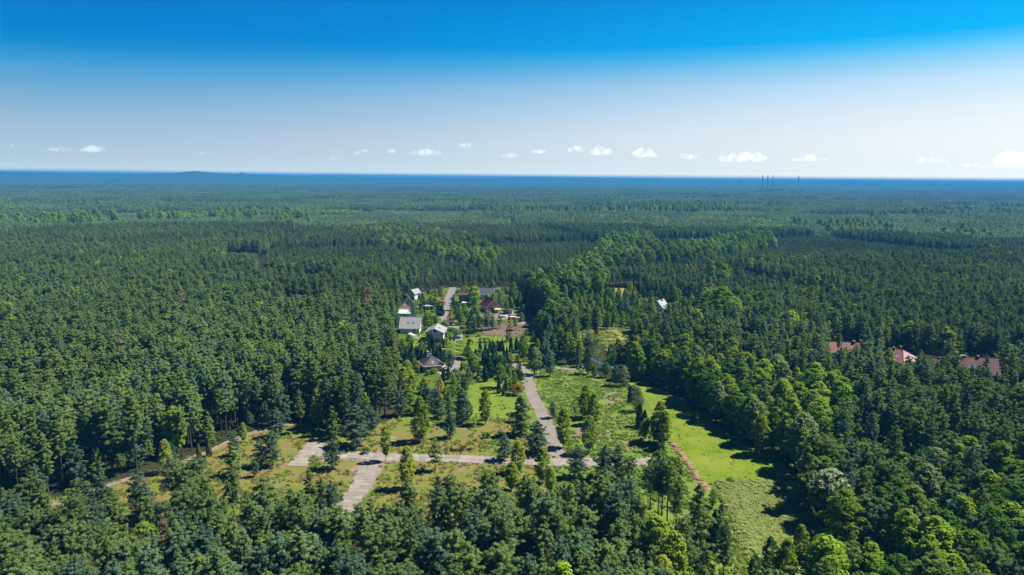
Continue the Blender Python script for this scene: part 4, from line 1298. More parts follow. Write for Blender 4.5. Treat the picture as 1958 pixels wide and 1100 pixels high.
# kind, variant, photo x, row of the foot, row of the top, label, (width factor)
T = [
    # dry clearing on the left
    ('birch', 0, 608, 818, 743, 'bright yellow-green birch behind the concrete pad'),
    ('birch', 1, 699, 816, 752, 'yellow-green birch rising behind the dark pines above the road junction'),
    ('openpine', 0, 529, 836, 781, 'bushy blue-green pine left of the spruce-like pines at the top of the dry clearing'),
    ('openpine', 2, 541, 815, 751, 'tall pine at the forest edge behind the bushy blue-green pine'),
    ('pine', 2, 574, 828, 746, 'tall pointed pine just left of the bright birch behind the concrete pad'),
    ('openpine', 1, 635, 840, 778, 'dark pine with a bare foot just above the concrete pad'),
    ('openpine', 0, 682, 854, 776, 'big broad pine above the road junction casting shade on the dry grass', 1.15),
    ('openpine', 2, 710, 832, 777, 'pine half hidden behind the big broad pine above the road junction'),
    ('birch', 1, 738, 883, 814, 'slim birch standing on the edge of the concrete road at the junction'),
    ('birch', 2, 804, 845, 759, 'large birch with a white foot on the dry clearing'),
    ('openpine', 0, 637, 897, 840, 'young blue-green pine between the concrete pad and the junction'),
    ('openpine', 2, 521, 892, 827, 'round-headed pine, right one of the pair left of the concrete pad'),
    ('openpine', 0, 498, 892, 840, 'bushy pine, left one of the pair left of the concrete pad'),
    ('openpine', 1, 447, 910, 855, 'broad low-branched pine beside the sandy track', 1.25),
    ('openpine', 0, 449, 872, 831, 'smaller pine behind the broad low-branched one beside the sandy track'),
    ('snag', 0, 236, 745, 640, 'rust-brown dying pine in the tall stand on the left', 1.2),
    ('snag', 0, 352, 640, 552, 'rust-brown dying pine far back in the left forest', 1.2),
    ('snag', 0, 703, 640, 540, 'rust-brown dying pine in the stand left of the village', 1.2),
    ('snag', 0, 318, 1095, 985, 'grey-brown bare pine among the near pines at the lower left', 1.0),
    ('snag', 0, 870, 1010, 912, 'grey-brown bare pine in front of the straight concrete road', 1.1),
    ('birch', 0, 318, 905, 840, 'dull yellow-green birch at the near edge of the tall stand by the sandy track'),
    ('birch', 0, 466, 846, 808, 'small bright yellow-green birch at the bend of the sandy track'),
    ('juniper', 0, 400, 873, 838, 'rusty green juniper on the far side of the sandy track, right one'),
    ('juniper', 0, 381, 880, 849, 'rusty green juniper on the far side of the sandy track, left one'),
    ('openpine', 2, 488, 912, 880, 'small pine in front of the pair left of the concrete pad'),
    ('birch', 0, 779, 935, 853, 'yellow-green birch in front of the straight concrete road'),
    ('thinpine', 0, 832, 900, 839, 'thin layered pine at the near side of the straight concrete road', 1.2),
    ('birch', 0, 928, 812, 744, 'big green-yellow birch at the bottom edge of the lawn'),
    ('thinbirch', 0, 910, 858, 792, 'twin-stemmed thin birch on the dry grass above the concrete road'),
    ('openpine', 2, 884, 810, 746, 'dark pine at the left corner of the lawn'),
    ('openpine', 1, 996, 832, 757, 'big dark pine at the right end of the lawn beside the gravel road', 1.1),
    ('openpine', 2, 999, 806, 764, 'dark pine touching the left edge of the gravel road behind the big one'),
    ('openpine', 0, 1027, 867, 806, 'wide flat-branched pine left of the gravel road at the junction', 1.25),
    ('openpine', 0, 964, 880, 832, 'blue-green pine at the end of the straight concrete road', 1.1),
    ('birch', 2, 990, 905, 843, 'bright yellow-green birch right of the blue-green pine at the road end', 1.15),
    ('lime', 1, 978, 938, 884, 'lime-green young tree in front of the straight concrete road end', 1.2),
    ('birch', 0, 1037, 925, 855, 'yellow-green birch in front of the road junction', 1.2),
    ('lime', 1, 1052, 945, 893, 'low lime-green tree in front of the road junction'),
    ('openpine', 0, 860, 838, 790, 'blue-green pine on the dry clearing left of the twin-stemmed birch'),
    ('openpine', 1, 838, 800, 745, 'dark pine at the garden end behind the dry clearing'),
    ('openpine', 2, 815, 792, 735, 'pine in the dark clump left of the garden end'),
    ('openpine', 1, 858, 790, 748, 'wide dark pine left of the lawn corner'),
    ('openpine', 0, 765, 795, 745, 'blue-green pine at the forest edge right of the large birch'),
    ('bush', 5, 700, 868, 856, 'low dark shrub at the edge of the concrete road'),
    ('bush', 0, 930, 838, 826, 'grey-green shrub on the dry grass right of the twin-stemmed birch'),
    # grass plot in the middle
    ('birch', 0, 1077, 857, 780, 'slender tall birch right of the gravel road'),
    ('thinbirch', 0, 1100, 800, 750, 'sparse tree with a white trunk on the grass plot'),
    ('birch', 2, 1119, 800, 736, 'taller back birch of the clump in the middle of the grass plot'),
    ('birch', 2, 1134, 812, 752, 'bushy front birch of the clump in the middle of the grass plot'),
    ('broad', 0, 1126, 868, 796, 'rounded green tree in front of the birch clump on the grass plot'),
    ('openpine', 2, 1057, 800, 768, 'small dark pine by the gravel road on the grass plot'),
    ('openpine', 0, 1105, 914, 855, 'blue-green bushy pine at the bottom of the grass plot', 1.1),
    ('openpine', 2, 1155, 918, 855, 'left pine of the dark trio below the grass plot', 1.25),
    ('openpine', 1, 1181, 915, 852, 'middle pine of the dark trio below the grass plot', 1.25),
    ('youngpine', 3, 1203, 938, 873, 'right slim pine of the trio below the grass plot with a bare trunk'),
    # tall pines by the ditch
    ('tallpine', 0, 1257, 997, 872, 'tall bare-trunked pine, leftmost of the group beside the earth heaps'),
    ('tallpine', 0, 1264, 1004, 878, 'tall bare-trunked pine, second from the left of the group beside the earth heaps'),
    ('tallpine', 0, 1275, 1009, 884, 'tall bare-trunked pine, third from the left of the group beside the earth heaps'),
    ('tallpine', 1, 1291, 1034, 915, 'tall leaning dark pine, rightmost of the group beside the earth heaps'),
    ('openpine', 1, 1331, 1062, 930, 'dark dense pine in front of the leaning pine', 0.85),
    ('youngpine', 4, 1243, 975, 880, 'pine behind the bare-trunked group, nearest the tall birches'),
    ('thuja', 1, 1363, 1054, 978, 'large dark cone-shaped conifer beside the ditch', 1.15),
    ('openpine', 1, 1377, 1040, 966, 'dark pine right behind the large cone-shaped conifer'),
    ('broad', 0, 1362, 972, 936, 'small green tree at the lower end of the earth heaps'),
    ('juniper', 0, 1302, 907, 887, 'small dark conifer left of the row of earth heaps'),
    ('birch', 0, 1250, 1122, 986, 'large yellow-green birch in front of the bare-trunked pines', 1.3),
    ('birch', 2, 1285, 1150, 1018, 'drooping birch at the bottom edge in front of the dark conifer', 1.1),
    ('birch', 0, 1262, 1185, 1062, 'birch crown cut by the bottom edge below the large birch', 1.1),
    ('lime', 1, 1209, 1085, 1013, 'narrow lime-green tree left of the large birch'),
    ('lime', 1, 1210, 1120, 1045, 'lime-green tree below the narrow one left of the large birch'),
    ('youngpine', 4, 1228, 1130, 1032, 'blue-green pine between the lime tree and the large birch'),
    ('paletree', 0, 1340, 1140, 1058, 'pale leafy tree at the bottom edge below the dark conifer'),
    ('thinbirch', 0, 1404, 1118, 1024, 'open-crowned tree at the bottom edge beside the ditch', 1.3),
    ('broad', 3, 1468, 1120, 1027, 'dark round tree at the bottom edge on the rough meadow', 0.8),
    ('birch', 2, 1500, 1125, 1030, 'yellow-green tree at the bottom edge right of the dark round one'),
    ('birch', 2, 1528, 1078, 1004, 'bright slim birch on the right edge of the rough meadow'),
    ('broad', 2, 1440, 1135, 1060, 'dark tree at the bottom edge left of the rough meadow tree', 0.7),
    # hedge along the mown meadow
    ('thuja', 0, 1204, 770, 738, 'dark narrow conifer behind the feathery tree of the meadow hedge', 1.2),
    ('paletree', 0, 1218, 787, 741, 'feathery pale-tipped tree in the hedge along the mown meadow', 0.95),
    ('thuja', 1, 1222, 816, 772, 'dark conifer, left one of the pair in the meadow hedge', 1.2),
    ('thuja', 1, 1232, 820, 784, 'dark conifer, right one of the pair in the meadow hedge', 1.2),
    ('birch', 2, 1260, 848, 767, 'tall narrow birch top of the hedge end beside the mown meadow'),
    ('birch', 0, 1270, 852, 785, 'full birch at the hedge end beside the mown meadow', 1.1),
    ('spruce', 0, 1258, 862, 808, 'dark spruce in front of the birches at the hedge end'),
    ('bush', 0, 1242, 848, 800, 'leafy thicket left of the birches at the hedge end', 0.6),
    ('bush', 5, 1262, 885, 862, 'dark thicket under the birches at the hedge end'),
    ('bush', 0, 1285, 905, 872, 'leafy bush between the birches and the earth heaps', 0.8),
    # hedge above the grass plot
    ('broad', 3, 1124, 716, 665, 'rounded dark green tree, left one above the grass plot', 0.85),
    ('thinbirch', 0, 1145, 704, 645, 'tall open tree with a visible trunk above the grass plot'),
    ('broad', 2, 1168, 706, 657, 'rounded dark green tree, right one above the grass plot', 0.8),
    ('broad', 0, 1180, 692, 647, 'green tree behind the right rounded one above the grass plot', 0.8),
    ('openpine', 0, 1124, 690, 638, 'blue-green pine beside the pale meadow', 1.0),
    ('birch', 0, 1084, 696, 635, 'tall slim birch, left one behind the grass plot'),
    ('birch', 1, 1094, 697, 646, 'slim birch, middle one behind the grass plot'),
    ('birch', 2, 1107, 696, 649, 'slim birch, right one behind the grass plot'),
    ('spruce', 1, 1106, 703, 674, 'small grey-blue spruce in front of the slim birches'),
    ('paletree', 0, 1192, 740, 701, 'pale yellow-green tree at the upper end of the meadow hedge', 0.9),
    ('broad', 3, 1176, 738, 698, 'dark bushy tree left of the pale one in the upper hedge', 0.9),
    ('broad', 2, 1158, 722, 692, 'dark thicket tree in the upper hedge', 1.1),
    ('broad', 3, 1136, 722, 698, 'dark thicket tree at the left end of the upper hedge', 1.1),
    ('broad', 0, 1200, 690, 655, 'green tree between the pale meadow and the stream', 0.9),
    # left of the gravel road
    ('broad', 5, 1022, 717, 664, 'spreading oak-like tree right of the gravel road head', 1.1),
    ('openpine', 2, 1051, 720, 679, 'blue-green pine right of the spreading oak-like tree'),
    ('openpine', 0, 1044, 702, 652, 'blue-green pine behind the spreading oak-like tree'),
    ('lime', 0, 1057, 690, 652, 'lime-green tree behind the blue-green pines by the gravel road'),
    ('broad', 0, 1000, 692, 641, 'tall leafy tree at the right end of the thuja rows', 0.95),
    ('broad', 4, 955, 742, 694, 'wide green tree above the lawn', 0.95),
    ('lime', 0, 905, 718, 676, 'broad tree with a yellow-green top left of the thuja rows', 1.2),
    ('spruce', 1, 916, 724, 696, 'grey-green conical spruce below the yellow-topped tree'),
    ('broad', 5, 896, 732, 703, 'rounded olive tree above the left end of the lawn', 0.9),
    ('larch', 0, 976, 712, 666, 'soft feathery conifer above the gravel road head', 1.2),
    ('larch', 0, 991, 716, 680, 'smaller feathery conifer by the gravel road head', 1.2),
    ('thinbirch', 0, 1002, 748, 714, 'small tree leaning over the left edge of the gravel road', 1.1),
    ('broad', 0, 984, 742, 712, 'green tree between the lawn and the gravel road', 0.9),
    ('bush', 4, 985, 755, 735, 'rust-coloured shrub on the lawn beside the gravel road', 1.1),
    ('thuja', 0, 962, 757, 735, 'dark columnar thuja standing forward on the lawn', 1.2),
    ('thuja', 0, 954, 752, 722, 'dark columnar thuja behind the forward one on the lawn', 1.2),
    ('thuja', 0, 967, 748, 722, 'dark columnar thuja right behind the forward one on the lawn', 1.2),
    ('spruce', 0, 994, 726, 694, 'dark small spruce beside the gravel road head'),
    ('dome', 0, 957, 705, 677, 'dark dome-shaped weeping tree between the thujas'),
    ('lime', 0, 950, 690, 672, 'low lime-green tree behind the dome-shaped tree'),
    ('openpine', 2, 861, 708, 672, 'round blue-green pine on the paving of the hip-roofed villa', 1.1),
    ('birch', 0, 779, 752, 688, 'tall bright yellow-green birch left of the hip-roofed villa', 1.1),
    ('birch', 2, 772, 760, 702, 'bright birch in front of the tall one left of the hip-roofed villa', 1.1),
    ('birch', 1, 788, 768, 715, 'yellow-green birch below the hip-roofed villa', 1.1),
    ('lime', 0, 811, 752, 722, 'rounded lime-green tree below the hip-roofed villa', 1.2),
    ('goldtree', 0, 842, 752, 724, 'golden yellow tree below the villa paving'),
    ('lime', 1, 868, 745, 719, 'pale lime tree between the villa paving and the lawn', 1.2),
    ('thuja', 1, 848, 730, 703, 'green cone thuja in front of the villa paving, left one'),
    ('thuja', 1, 857, 726, 698, 'green cone thuja in front of the villa paving, right one'),
    ('thuja', 0, 882, 709, 692, 'small pointed thuja at the right edge of the villa paving'),
    ('openpine', 1, 881, 784, 743, 'dark pine below the left end of the lawn'),
    ('openpine', 0, 833, 786, 744, 'blue-green pine below the golden yellow tree'),
    ('openpine', 2, 888, 750, 720, 'dark round pine at the upper left of the lawn'),
    ('lime', 0, 852, 768, 744, 'lime-green tree between the blue-green pines below the villa'),
    ('goldtree', 0, 797, 712, 690, 'yellow-green tree behind the villa chimneys'),
    ('paletree', 0, 806, 690, 655, 'grey-green tree on the side lawn left of the white house', 0.9),
    ('lime', 0, 772, 690, 648, 'yellow-green tree at the forest edge by the side lawn'),
    # village back
    ('lime', 0, 906, 582, 547, 'full yellow-green tree between the grey barn and the slate roof', 1.5),
    ('lime', 0, 931, 584, 562, 'low lime-green tree left behind the pink brick house', 1.3),
    ('lime', 0, 944, 582, 560, 'low lime-green tree right behind the pink brick house', 1.3),
    ('paletree', 0, 957, 588, 557, 'pale feathery tree right of the pink brick house', 1.0),
    ('broad', 0, 981, 585, 540, 'tall green tree behind the sandy yard', 0.9),
    ('broad', 3, 994, 590, 560, 'dark tree right of the tall one behind the sandy yard', 0.9),
    ('spruce', 0, 906, 600, 574, 'slim spruce between the barn and the brick house'),
    ('spruce', 0, 901, 637, 592, 'dark tall spruce at the left end of the brown soil', 1.1),
    ('openpine', 2, 915, 633, 600, 'left pine of the group on the brown soil', 1.0),
    ('openpine', 2, 930, 632, 596, 'middle pine of the group on the brown soil', 1.1),
    ('openpine', 2, 941, 631, 602, 'right pine of the group on the brown soil', 1.0),
    ('thinpine', 0, 956, 628, 601, 'lone open pine on the brown soil right of the pine group', 1.2),
    ('larch', 0, 974, 654, 596, 'tall thin half-bare larch on the brown soil'),
    ('thinpine', 0, 986, 632, 604, 'open pine right of the half-bare larch', 1.2),
    ('broad', 2, 1039, 664, 596, 'huge dark green tree right of the brown soil', 1.15),
    ('paletree', 0, 1033, 640, 594, 'silvery tree behind the huge dark green one', 0.8),
    ('broad', 3, 1054, 650, 600, 'dark tree right of the huge dark green one', 0.9),
    ('broad', 0, 970, 604, 582, 'small green tree beside the white shed', 0.9),
    ('broad', 0, 1000, 604, 582, 'small round tree at the right of the sandy yard', 0.9),
    ('goldtree', 0, 862, 622, 596, 'yellow-tinged tree beside the street', 1.1),
    ('broad', 0, 880, 622, 592, 'bushy green tree right of the yellow-tinged one', 1.0),
    ('lime', 0, 888, 604, 580, 'light green tree between the street and the brick house'),
    ('openpine', 0, 867, 594, 564, 'blue-green pine at the street edge', 0.9),
    ('openpine', 1, 872, 610, 585, 'dark pine below the blue-green one at the street edge'),
    ('openpine', 2, 790, 614, 580, 'dark pine in front of the brown-roofed house', 1.0),
    ('broad', 2, 815, 630, 602, 'dark rounded tree above the white house', 1.0),
    ('broad', 0, 826, 634, 612, 'olive tree just behind the white house roof', 0.9),
    ('spruce', 0, 808, 592, 562, 'dark spruce right of the blue house'),
    ('goldcone', 0, 802, 578, 560, 'golden conifer touching the blue house', 1.1),
    ('goldcone', 0, 827, 576, 561, 'golden-tipped conifer behind the garden shelter'),
    ('bush', 3, 835, 582, 570, 'yellow shrub behind the garden shelter, right one', 1.3),
    ('bush', 1, 818, 582, 570, 'lime shrub behind the garden shelter, left one', 1.3),
    ('bush', 3, 846, 586, 574, 'yellow hedge shrub along the street edge'),
    ('thuja', 1, 839, 604, 580, 'dark broad thuja left of the street, left one', 1.7),
    ('thuja', 1, 845, 604, 582, 'dark broad thuja left of the street, right one', 1.7),
    ('thuja', 1, 812, 588, 576, 'low dark thuja in front of the golden conifers'),
    ('bush', 0, 866, 645, 626, 'round green shrub right of the white house, upper one', 1.2),
    ('bush', 0, 856, 650, 634, 'round green shrub right of the white house, lower one', 1.0),
    ('bush', 5, 884, 634, 624, 'small dark shrub at the lane corner'),
    ('bush', 0, 922, 655, 645, 'round shrub on the green field, left one'),
    ('bush', 0, 931, 655, 645, 'round shrub on the green field, right one'),
    ('bush', 4, 899, 658, 648, 'brownish shrub at the left end of the green field'),
    # around the right-hand houses and meadow
    ('spruce', 1, 1881, 740, 682, 'grey-green spruce in front of the maroon roof', 1.0),
    ('goldtree', 0, 1842, 705, 674, 'orange-yellow tree behind the maroon roof', 1.1),
    ('lime', 0, 1695, 728, 668, 'lime-green tree in front of the rose-red roof', 1.0),
    ('lime', 0, 1814, 738, 684, 'yellow-green tree left of the maroon roof', 1.0),
    ('paletree', 0, 1924, 722, 660, 'pale round tree, left one right of the maroon-roofed house', 1.2),
    ('paletree', 0, 1946, 716, 662, 'pale round tree, right one right of the maroon-roofed house', 1.2),
    ('broad', 4, 1376, 640, 549, 'huge bright green tree right of the pale-roofed house', 1.25),
    ('broad', 0, 1352, 625, 556, 'tall green tree left beside the huge bright green one', 1.1),
    ('broad', 3, 1395, 632, 562, 'dark green tree right beside the huge bright green one', 1.1),
    # mixed wood on the right
    ('openpine', 1, 1536, 978, 857, 'tall broad dark pine at the meadow corner', 0.9),
    ('blossomtree', 0, 1583, 1012, 900, 'round tree crowned with pale cream-green blossom at the meadow edge', 1.0),
    ('lime', 0, 1650, 985, 893, 'full yellow-green tree right of the white-blossomed one', 1.3),
    ('openpine', 0, 1668, 1015, 936, 'pale blue-green round pine right of the white-blossomed tree', 1.0),
    ('broad', 4, 1622, 1092, 1018, 'leafy green young tree at the bottom of the meadow edge', 0.85),
    ('lime', 1, 1629, 1132, 1074, 'small lime-green tree at the bottom edge'),
    ('lime', 1, 1773, 1040, 957, 'yellow-green tree poking out between dark pines', 1.2),
    ('broad', 0, 1777, 1065, 980, 'light green tree below the poking yellow-green one', 0.9),
    ('bush', 2, 1582, 1108, 1082, 'wide pale grey-green bush at the bottom edge', 1.6),
    ('bush', 2, 1576, 1070, 1056, 'low whitish bramble bush at the meadow edge', 1.6),
    ('youngpine', 2, 1700, 1105, 960, 'pine with a lit trunk in the middle of the mixed wood', 1.1),
    ('openpine', 0, 1680, 1090, 965, 'broad grey pine left of the one with the lit trunk', 0.9),
    ('birch', 0, 1452, 870, 792, 'bright birch at the end of the meadow tree row', 1.1),
    ('birch', 2, 1531, 890, 818, 'yellow-green birch behind the tall broad dark pine', 1.1),
    ('birch', 0, 1640, 868, 818, 'narrow young birch, front one of the group in the gap', 0.9),
    ('birch', 1, 1627, 850, 800, 'narrow young birch, left back one of the group in the gap', 0.9),
    ('birch', 2, 1608, 852, 806, 'round young birch of the group in the gap', 1.0),
    ('birch', 1, 1660, 846, 790, 'narrow young birch, right back one of the group in the gap', 0.9),
    ('birch', 0, 1593, 838, 785, 'narrow young birch, far left one of the group in the gap', 0.9),
]
WIDER = {'openpine': 1.2, 'birch': 1.15, 'paletree': 1.15, 'spruce': 1.15}
for row_ in T:
    kind, var, px, yb, yt, lab = row_[:6]
    b, h = height_for(px, yb, yt)
    grp = {'pine_tree': 'single pines', 'birch_tree': 'single birches', 'broadleaf_tree': 'single leafy trees', 'thuja': 'garden thujas', 'shrub': 'shrubs'}.get(NAMES[kind][0])
    plant(kind, var, b[:2], h, lab, grp, wide=(row_[6] if len(row_) > 6 else 1.0) * WIDER.get(kind, 1.0))
    STANDING.append((b[0], b[1], 1.2 if NAMES[kind][0] in ('thuja', 'shrub', 'juniper') else 2.6))

# rows of garden thujas, clipped globes: alike within their row
ROWS = [
    ('thuja', 'dark thuja of the row in front of the white house', 'thujas before the white house', [(817, 658, 642), (822, 664, 640), (826, 666, 641), (829, 668, 645), (841, 665, 648), (848, 666, 650), (811, 668, 648)]),
    ('thuja', 'dark thuja of the hedge between the white house and the villa', 'thujas between the white house and the villa', [(781, 690, 660), (788, 692, 658), (796, 694, 664), (801, 694, 664), (807, 696, 667), (814, 694, 668), (822, 692, 664), (829, 694, 664), (836, 696, 662), (842, 695, 660), (849, 692, 668), (776, 694, 668)]),
    ('thuja', 'small thuja by the terrace right of the white house', 'thujas by the terrace', [(854, 664, 650), (861, 655, 643), (868, 655, 641)]),
    ('thuja', 'slim dark thuja of the back row along the green field', 'thujas along the green field', [(895, 674, 653), (918, 674, 652), (928, 677, 654), (937, 675, 651), (942, 673, 650), (952, 671, 651), (956, 672, 654), (960, 672, 648), (977, 672, 645), (987, 670, 645), (909, 682, 666), (946, 674, 655)]),
    ('thuja', 'tall dark thuja of the middle cluster above the lawn', 'thujas of the middle cluster', [(930, 720, 676), (935, 722, 680), (943, 704, 666), (933, 700, 668), (924, 702, 672), (940, 722, 690), (964, 696, 668), (928, 730, 700), (969, 690, 664)]),
    ('globe', 'clipped lime-green globe tree of the left row along the lane', 'globe trees, left row along the lane', [(863, 664, 652), (861, 670, 659), (862, 678, 667), (863, 686, 674)]),
    ('globe', 'clipped lime-green globe tree of the right row along the lane', 'globe trees, right row along the lane', [(880, 661, 650), (882, 668, 657), (881, 676, 664), (880, 685, 673)]),
]
for kind, lab, grp, lst in ROWS:
    for i, (px, yb, yt) in enumerate(lst):
        b, h = height_for(px, yb, yt)
        plant(kind, i, b[:2], h, lab, grp, wide=1.25 if kind == 'thuja' else 4.2 / max(h, 2.0) * 1.35)
        STANDING.append((b[0], b[1], 1.2))
STANDING = np.array(STANDING)

# ------------------------------------------------------------------ where the woods grow
DEAR = 1000.0                                                    # single trees up to here, whole patches of wood beyond
open_polys = [poly(p) for p in (VERGE, DITCH_EDGE, CLEARING, PLOT, MOWN, ROUGH, MOWN_PATH, LAWN, VILLAGE, FIELD, FAR_FIELD, STRIP, SAND_PATCH, HOLE, RIGHT_YARD, LETTER_PARK)]
CP = lambda pts, z=14: poly(pts, z)                              # an area given by its tree tops
Z_DOME = CP([(975, 548), (1000, 530), (1060, 514), (1160, 512), (1170, 545), (1120, 562), (1085, 585), (1050, 604), (1000, 592)], 15)
Z_LIME2 = CP([(1336, 560), (1360, 548), (1400, 552), (1412, 590), (1390, 600), (1340, 600)], 14)
Z_BAND = CP([(1165, 448), (1200, 438), (1240, 442), (1250, 462), (1345, 462), (1400, 446), (1470, 440), (1480, 462), (1380, 478), (1290, 484), (1190, 496), (1100, 512), (1080, 498), (1130, 482)], 14)
Z_BAND2 = CP([(640, 415), (760, 425), (880, 442), (960, 470), (930, 500), (840, 480), (720, 455), (650, 440)], 14)
Z_SPOT = CP([(1355, 505), (1388, 500), (1390, 528), (1358, 530)], 14)
Z_ROW = CP([(1196, 652), (1240, 640), (1330, 636), (1450, 684), (1560, 702), (1640, 728), (1650, 790), (1560, 835), (1500, 846), (1430, 815), (1330, 752), (1262, 716), (1210, 690)], 14)
Z_MIX = CP([(1480, 850), (1560, 835), (1650, 800), (1760, 830), (1990, 860), (1990, 1200), (1540, 1200), (1500, 1000)], 14)
Z_SCRUB = CP([(1560, 850), (1650, 838), (1730, 860), (1800, 880), (1760, 910), (1640, 900), (1570, 890)], 6)
Z_LEFTBAND = CP([(-20, 500), (60, 492), (150, 505), (170, 520), (90, 530), (-20, 545)], 14)
Z_NEARLEFT = poly([(-200, 1002), (0, 1000), (120, 1012), (240, 988), (330, 965), (430, 985), (560, 1000), (690, 1012), (800, 1000), (960, 995), (1075, 985), (1240, 1010), (1340, 1120), (1300, 1500), (-600, 1500)])
Z_BACKLEFT = poly([(-600, 990), (-20, 984), (200, 930), (345, 882), (430, 842), (500, 814), (620, 810), (760, 795), (800, 740), (770, 700), (760, 640), (765, 600), (800, 555), (640, 540), (500, 545), (-600, 540)])

g_rng = np.random.default_rng(2024)
SP = 3.85
xs_ = np.arange(-DEAR * 0.86, DEAR * 0.86, SP)
ys_ = np.arange(48, DEAR + 90, SP * 0.92)
gx, gy = np.meshgrid(xs_, ys_)
gx = gx + (np.arange(len(ys_)) % 2)[:, None] * SP / 2
G = np.stack([gx.ravel(), gy.ravel()], 1) + g_rng.uniform(-0.44, 0.44, (gx.size, 2)) * SP
G = G[np.abs(G[:, 0]) < G[:, 1] * 0.80 + 50]


def comp(P):
    """forest compartments: cell ids on a turned grid, and distance to their rides"""
    a = R(17)
    wx = P + np.stack([vnoise(P, 300, 4) * 40, vnoise(P, 300, 9) * 40], 1)
    u = wx[:, 0] * math.cos(a) + wx[:, 1] * math.sin(a)
    v = -wx[:, 0] * math.sin(a) + wx[:, 1] * math.cos(a)
    cu, cv = u / 340.0, v / 250.0
    i, j = np.floor(cu), np.floor(cv)
    hsh = np.sin(i * 12.9898 + j * 78.233) * 43758.5453
    hsh -= np.floor(hsh)
    ride = np.minimum(np.minimum(cu - i, i + 1 - cu) * 340, np.minimum(cv - j, j + 1 - cv) * 250)
    return hsh, ride


def stand_height(P):
    h, ride = comp(P)
    base = np.select([h < 0.16, h < 0.34, h < 0.6, h < 0.8], [9.5, 14.0, 17.0, 19.0], 21.0)
    return base, ride


keep = np.ones(len(G), bool)
for pg in open_polys:
    keep &= ~inside(G, pg) & (seg_dist(G, np.vstack([pg, pg[:1]])) > 1.8)
for line, w in LINES:
    if line is ROAD_BRANCH:
        keep &= (seg_dist(G, line[:4]) > w / 2 + 1.6) & (seg_dist(G, line) > 1.2)
    else:
        keep &= seg_dist(G, line) > w / 2 + 1.6
for c, r_ in HOUSES:
    keep &= np.linalg.norm(G - c, axis=1) > r_ + 1.5
for x, y, r_ in STANDING:
    keep &= (np.abs(G[:, 0] - x) > r_) | (np.abs(G[:, 1] - y) > r_)
# beyond DEAR whole squares of wood take over: square centres on a fixed grid
cell = np.floor(G / PATCH)
far_cell = np.linalg.norm((cell + 0.5) * PATCH, axis=1) > DEAR
keep &= ~far_cell
G = G[keep]
n = len(G)
dist = np.linalg.norm(G, axis=1)
base_h, ride = stand_height(G)
near_left, back_left = inside(G, Z_NEARLEFT), inside(G, Z_BACKLEFT)
rnd_ = g_rng.random(n)
kind = np.full(n, 'pine', dtype='<U10')
h = np.where(dist > 430, base_h, 17.5) * (0.76 + 0.38 * g_rng.random(n))
h = np.where(back_left, 19.5 * (0.78 + 0.32 * g_rng.random(n)), h)
edge = np.full(n, 1e9)
for pg in (poly(CLEARING), poly(VILLAGE)):
    edge = np.minimum(edge, seg_dist(G, np.vstack([pg, pg[:1]])))
skirt = back_left & (edge < 9) & (g_rng.random(n) < 0.55)
h = np.where(skirt, 5.0 + 8.5 * g_rng.random(n), h)
h = np.where(near_left, 13.0 * (0.84 + 0.34 * g_rng.random(n)), h)
kind[near_left & (rnd_ < 0.88)] = 'youngpine'
kind[skirt] = np.where(g_rng.random(skirt.sum()) < 0.6, 'openpine', 'youngpine')
thin = np.ones(n, bool)
thin &= ~((dist > 480) & (ride < 3.5))
thin &= ~(near_left & (g_rng.random(n) < 0.42))
thin &= g_rng.random(n) > 0.04
clump = vnoise(G, 60, 3) * 0.6 + vnoise(G, 22, 8) * 0.4
leafy_p = np.where(clump > 0.70, 0.22, 0.008)
leafy_p = np.where(back_left | near_left, 0.012, leafy_p)
zones = [(Z_DOME, 1.0, 18.5), (Z_LIME2, 1.0, 16), (Z_BAND, 0.8, 16), (Z_BAND2, 0.2, 15), (Z_SPOT, 0.9, 17), (Z_ROW, 0.96, 15.0), (Z_MIX, 0.42, 14.5), (Z_SCRUB, 0.8, 8), (Z_LEFTBAND, 0.4, 14)]
zi = np.full(n, -1)
for k, (pg, p, hh) in enumerate(zones):
    m = inside(G, pg)
    zi[m] = k
    leafy_p = np.where(m, p, leafy_p)
is_leaf = g_rng.random(n) < leafy_p
kind[is_leaf] = 'broad'
for k, (pg, p, hh) in enumerate(zones):
    m = (zi == k)
    h[m & is_leaf] = hh * (0.82 + 0.34 * g_rng.random((m & is_leaf).sum()))
    if k == 6:
        kind[m & ~is_leaf] = 'youngpine'
        thin &= ~(m & ~is_leaf & (g_rng.random(n) < 0.45))
        h[m & ~is_leaf] = 14.5 * (0.84 + 0.3 * g_rng.random((m & ~is_leaf).sum()))
plain_leaf = is_leaf & (zi < 0)
h[plain_leaf] *= 0.92
# leafy crowns are wide: thin them where they stand close
lf = np.where(is_leaf)[0]
grid_seen = set()
drop = np.zeros(n, bool)
for i in lf:
    c = 6.2 if zi[i] != 7 else 4.5
    q = (int(G[i, 0] // c), int(G[i, 1] // c))
    if q in grid_seen:
        drop[i] = True
    grid_seen.add(q)
r3 = g_rng.random(n)
kind[is_leaf & (r3 < np.where(zi == 5, 0.34, 0.18))] = 'lime'
kind[is_leaf & (r3 > 0.90)] = 'birch'
kind[is_leaf & (zi < 0) & (r3 < 0.55)] = 'lime'
kind[is_leaf & (zi == 7) & (r3 > 0.5)] = 'lime'
kind[(zi == 0) & is_leaf] = 'broad'
keep = thin & ~drop
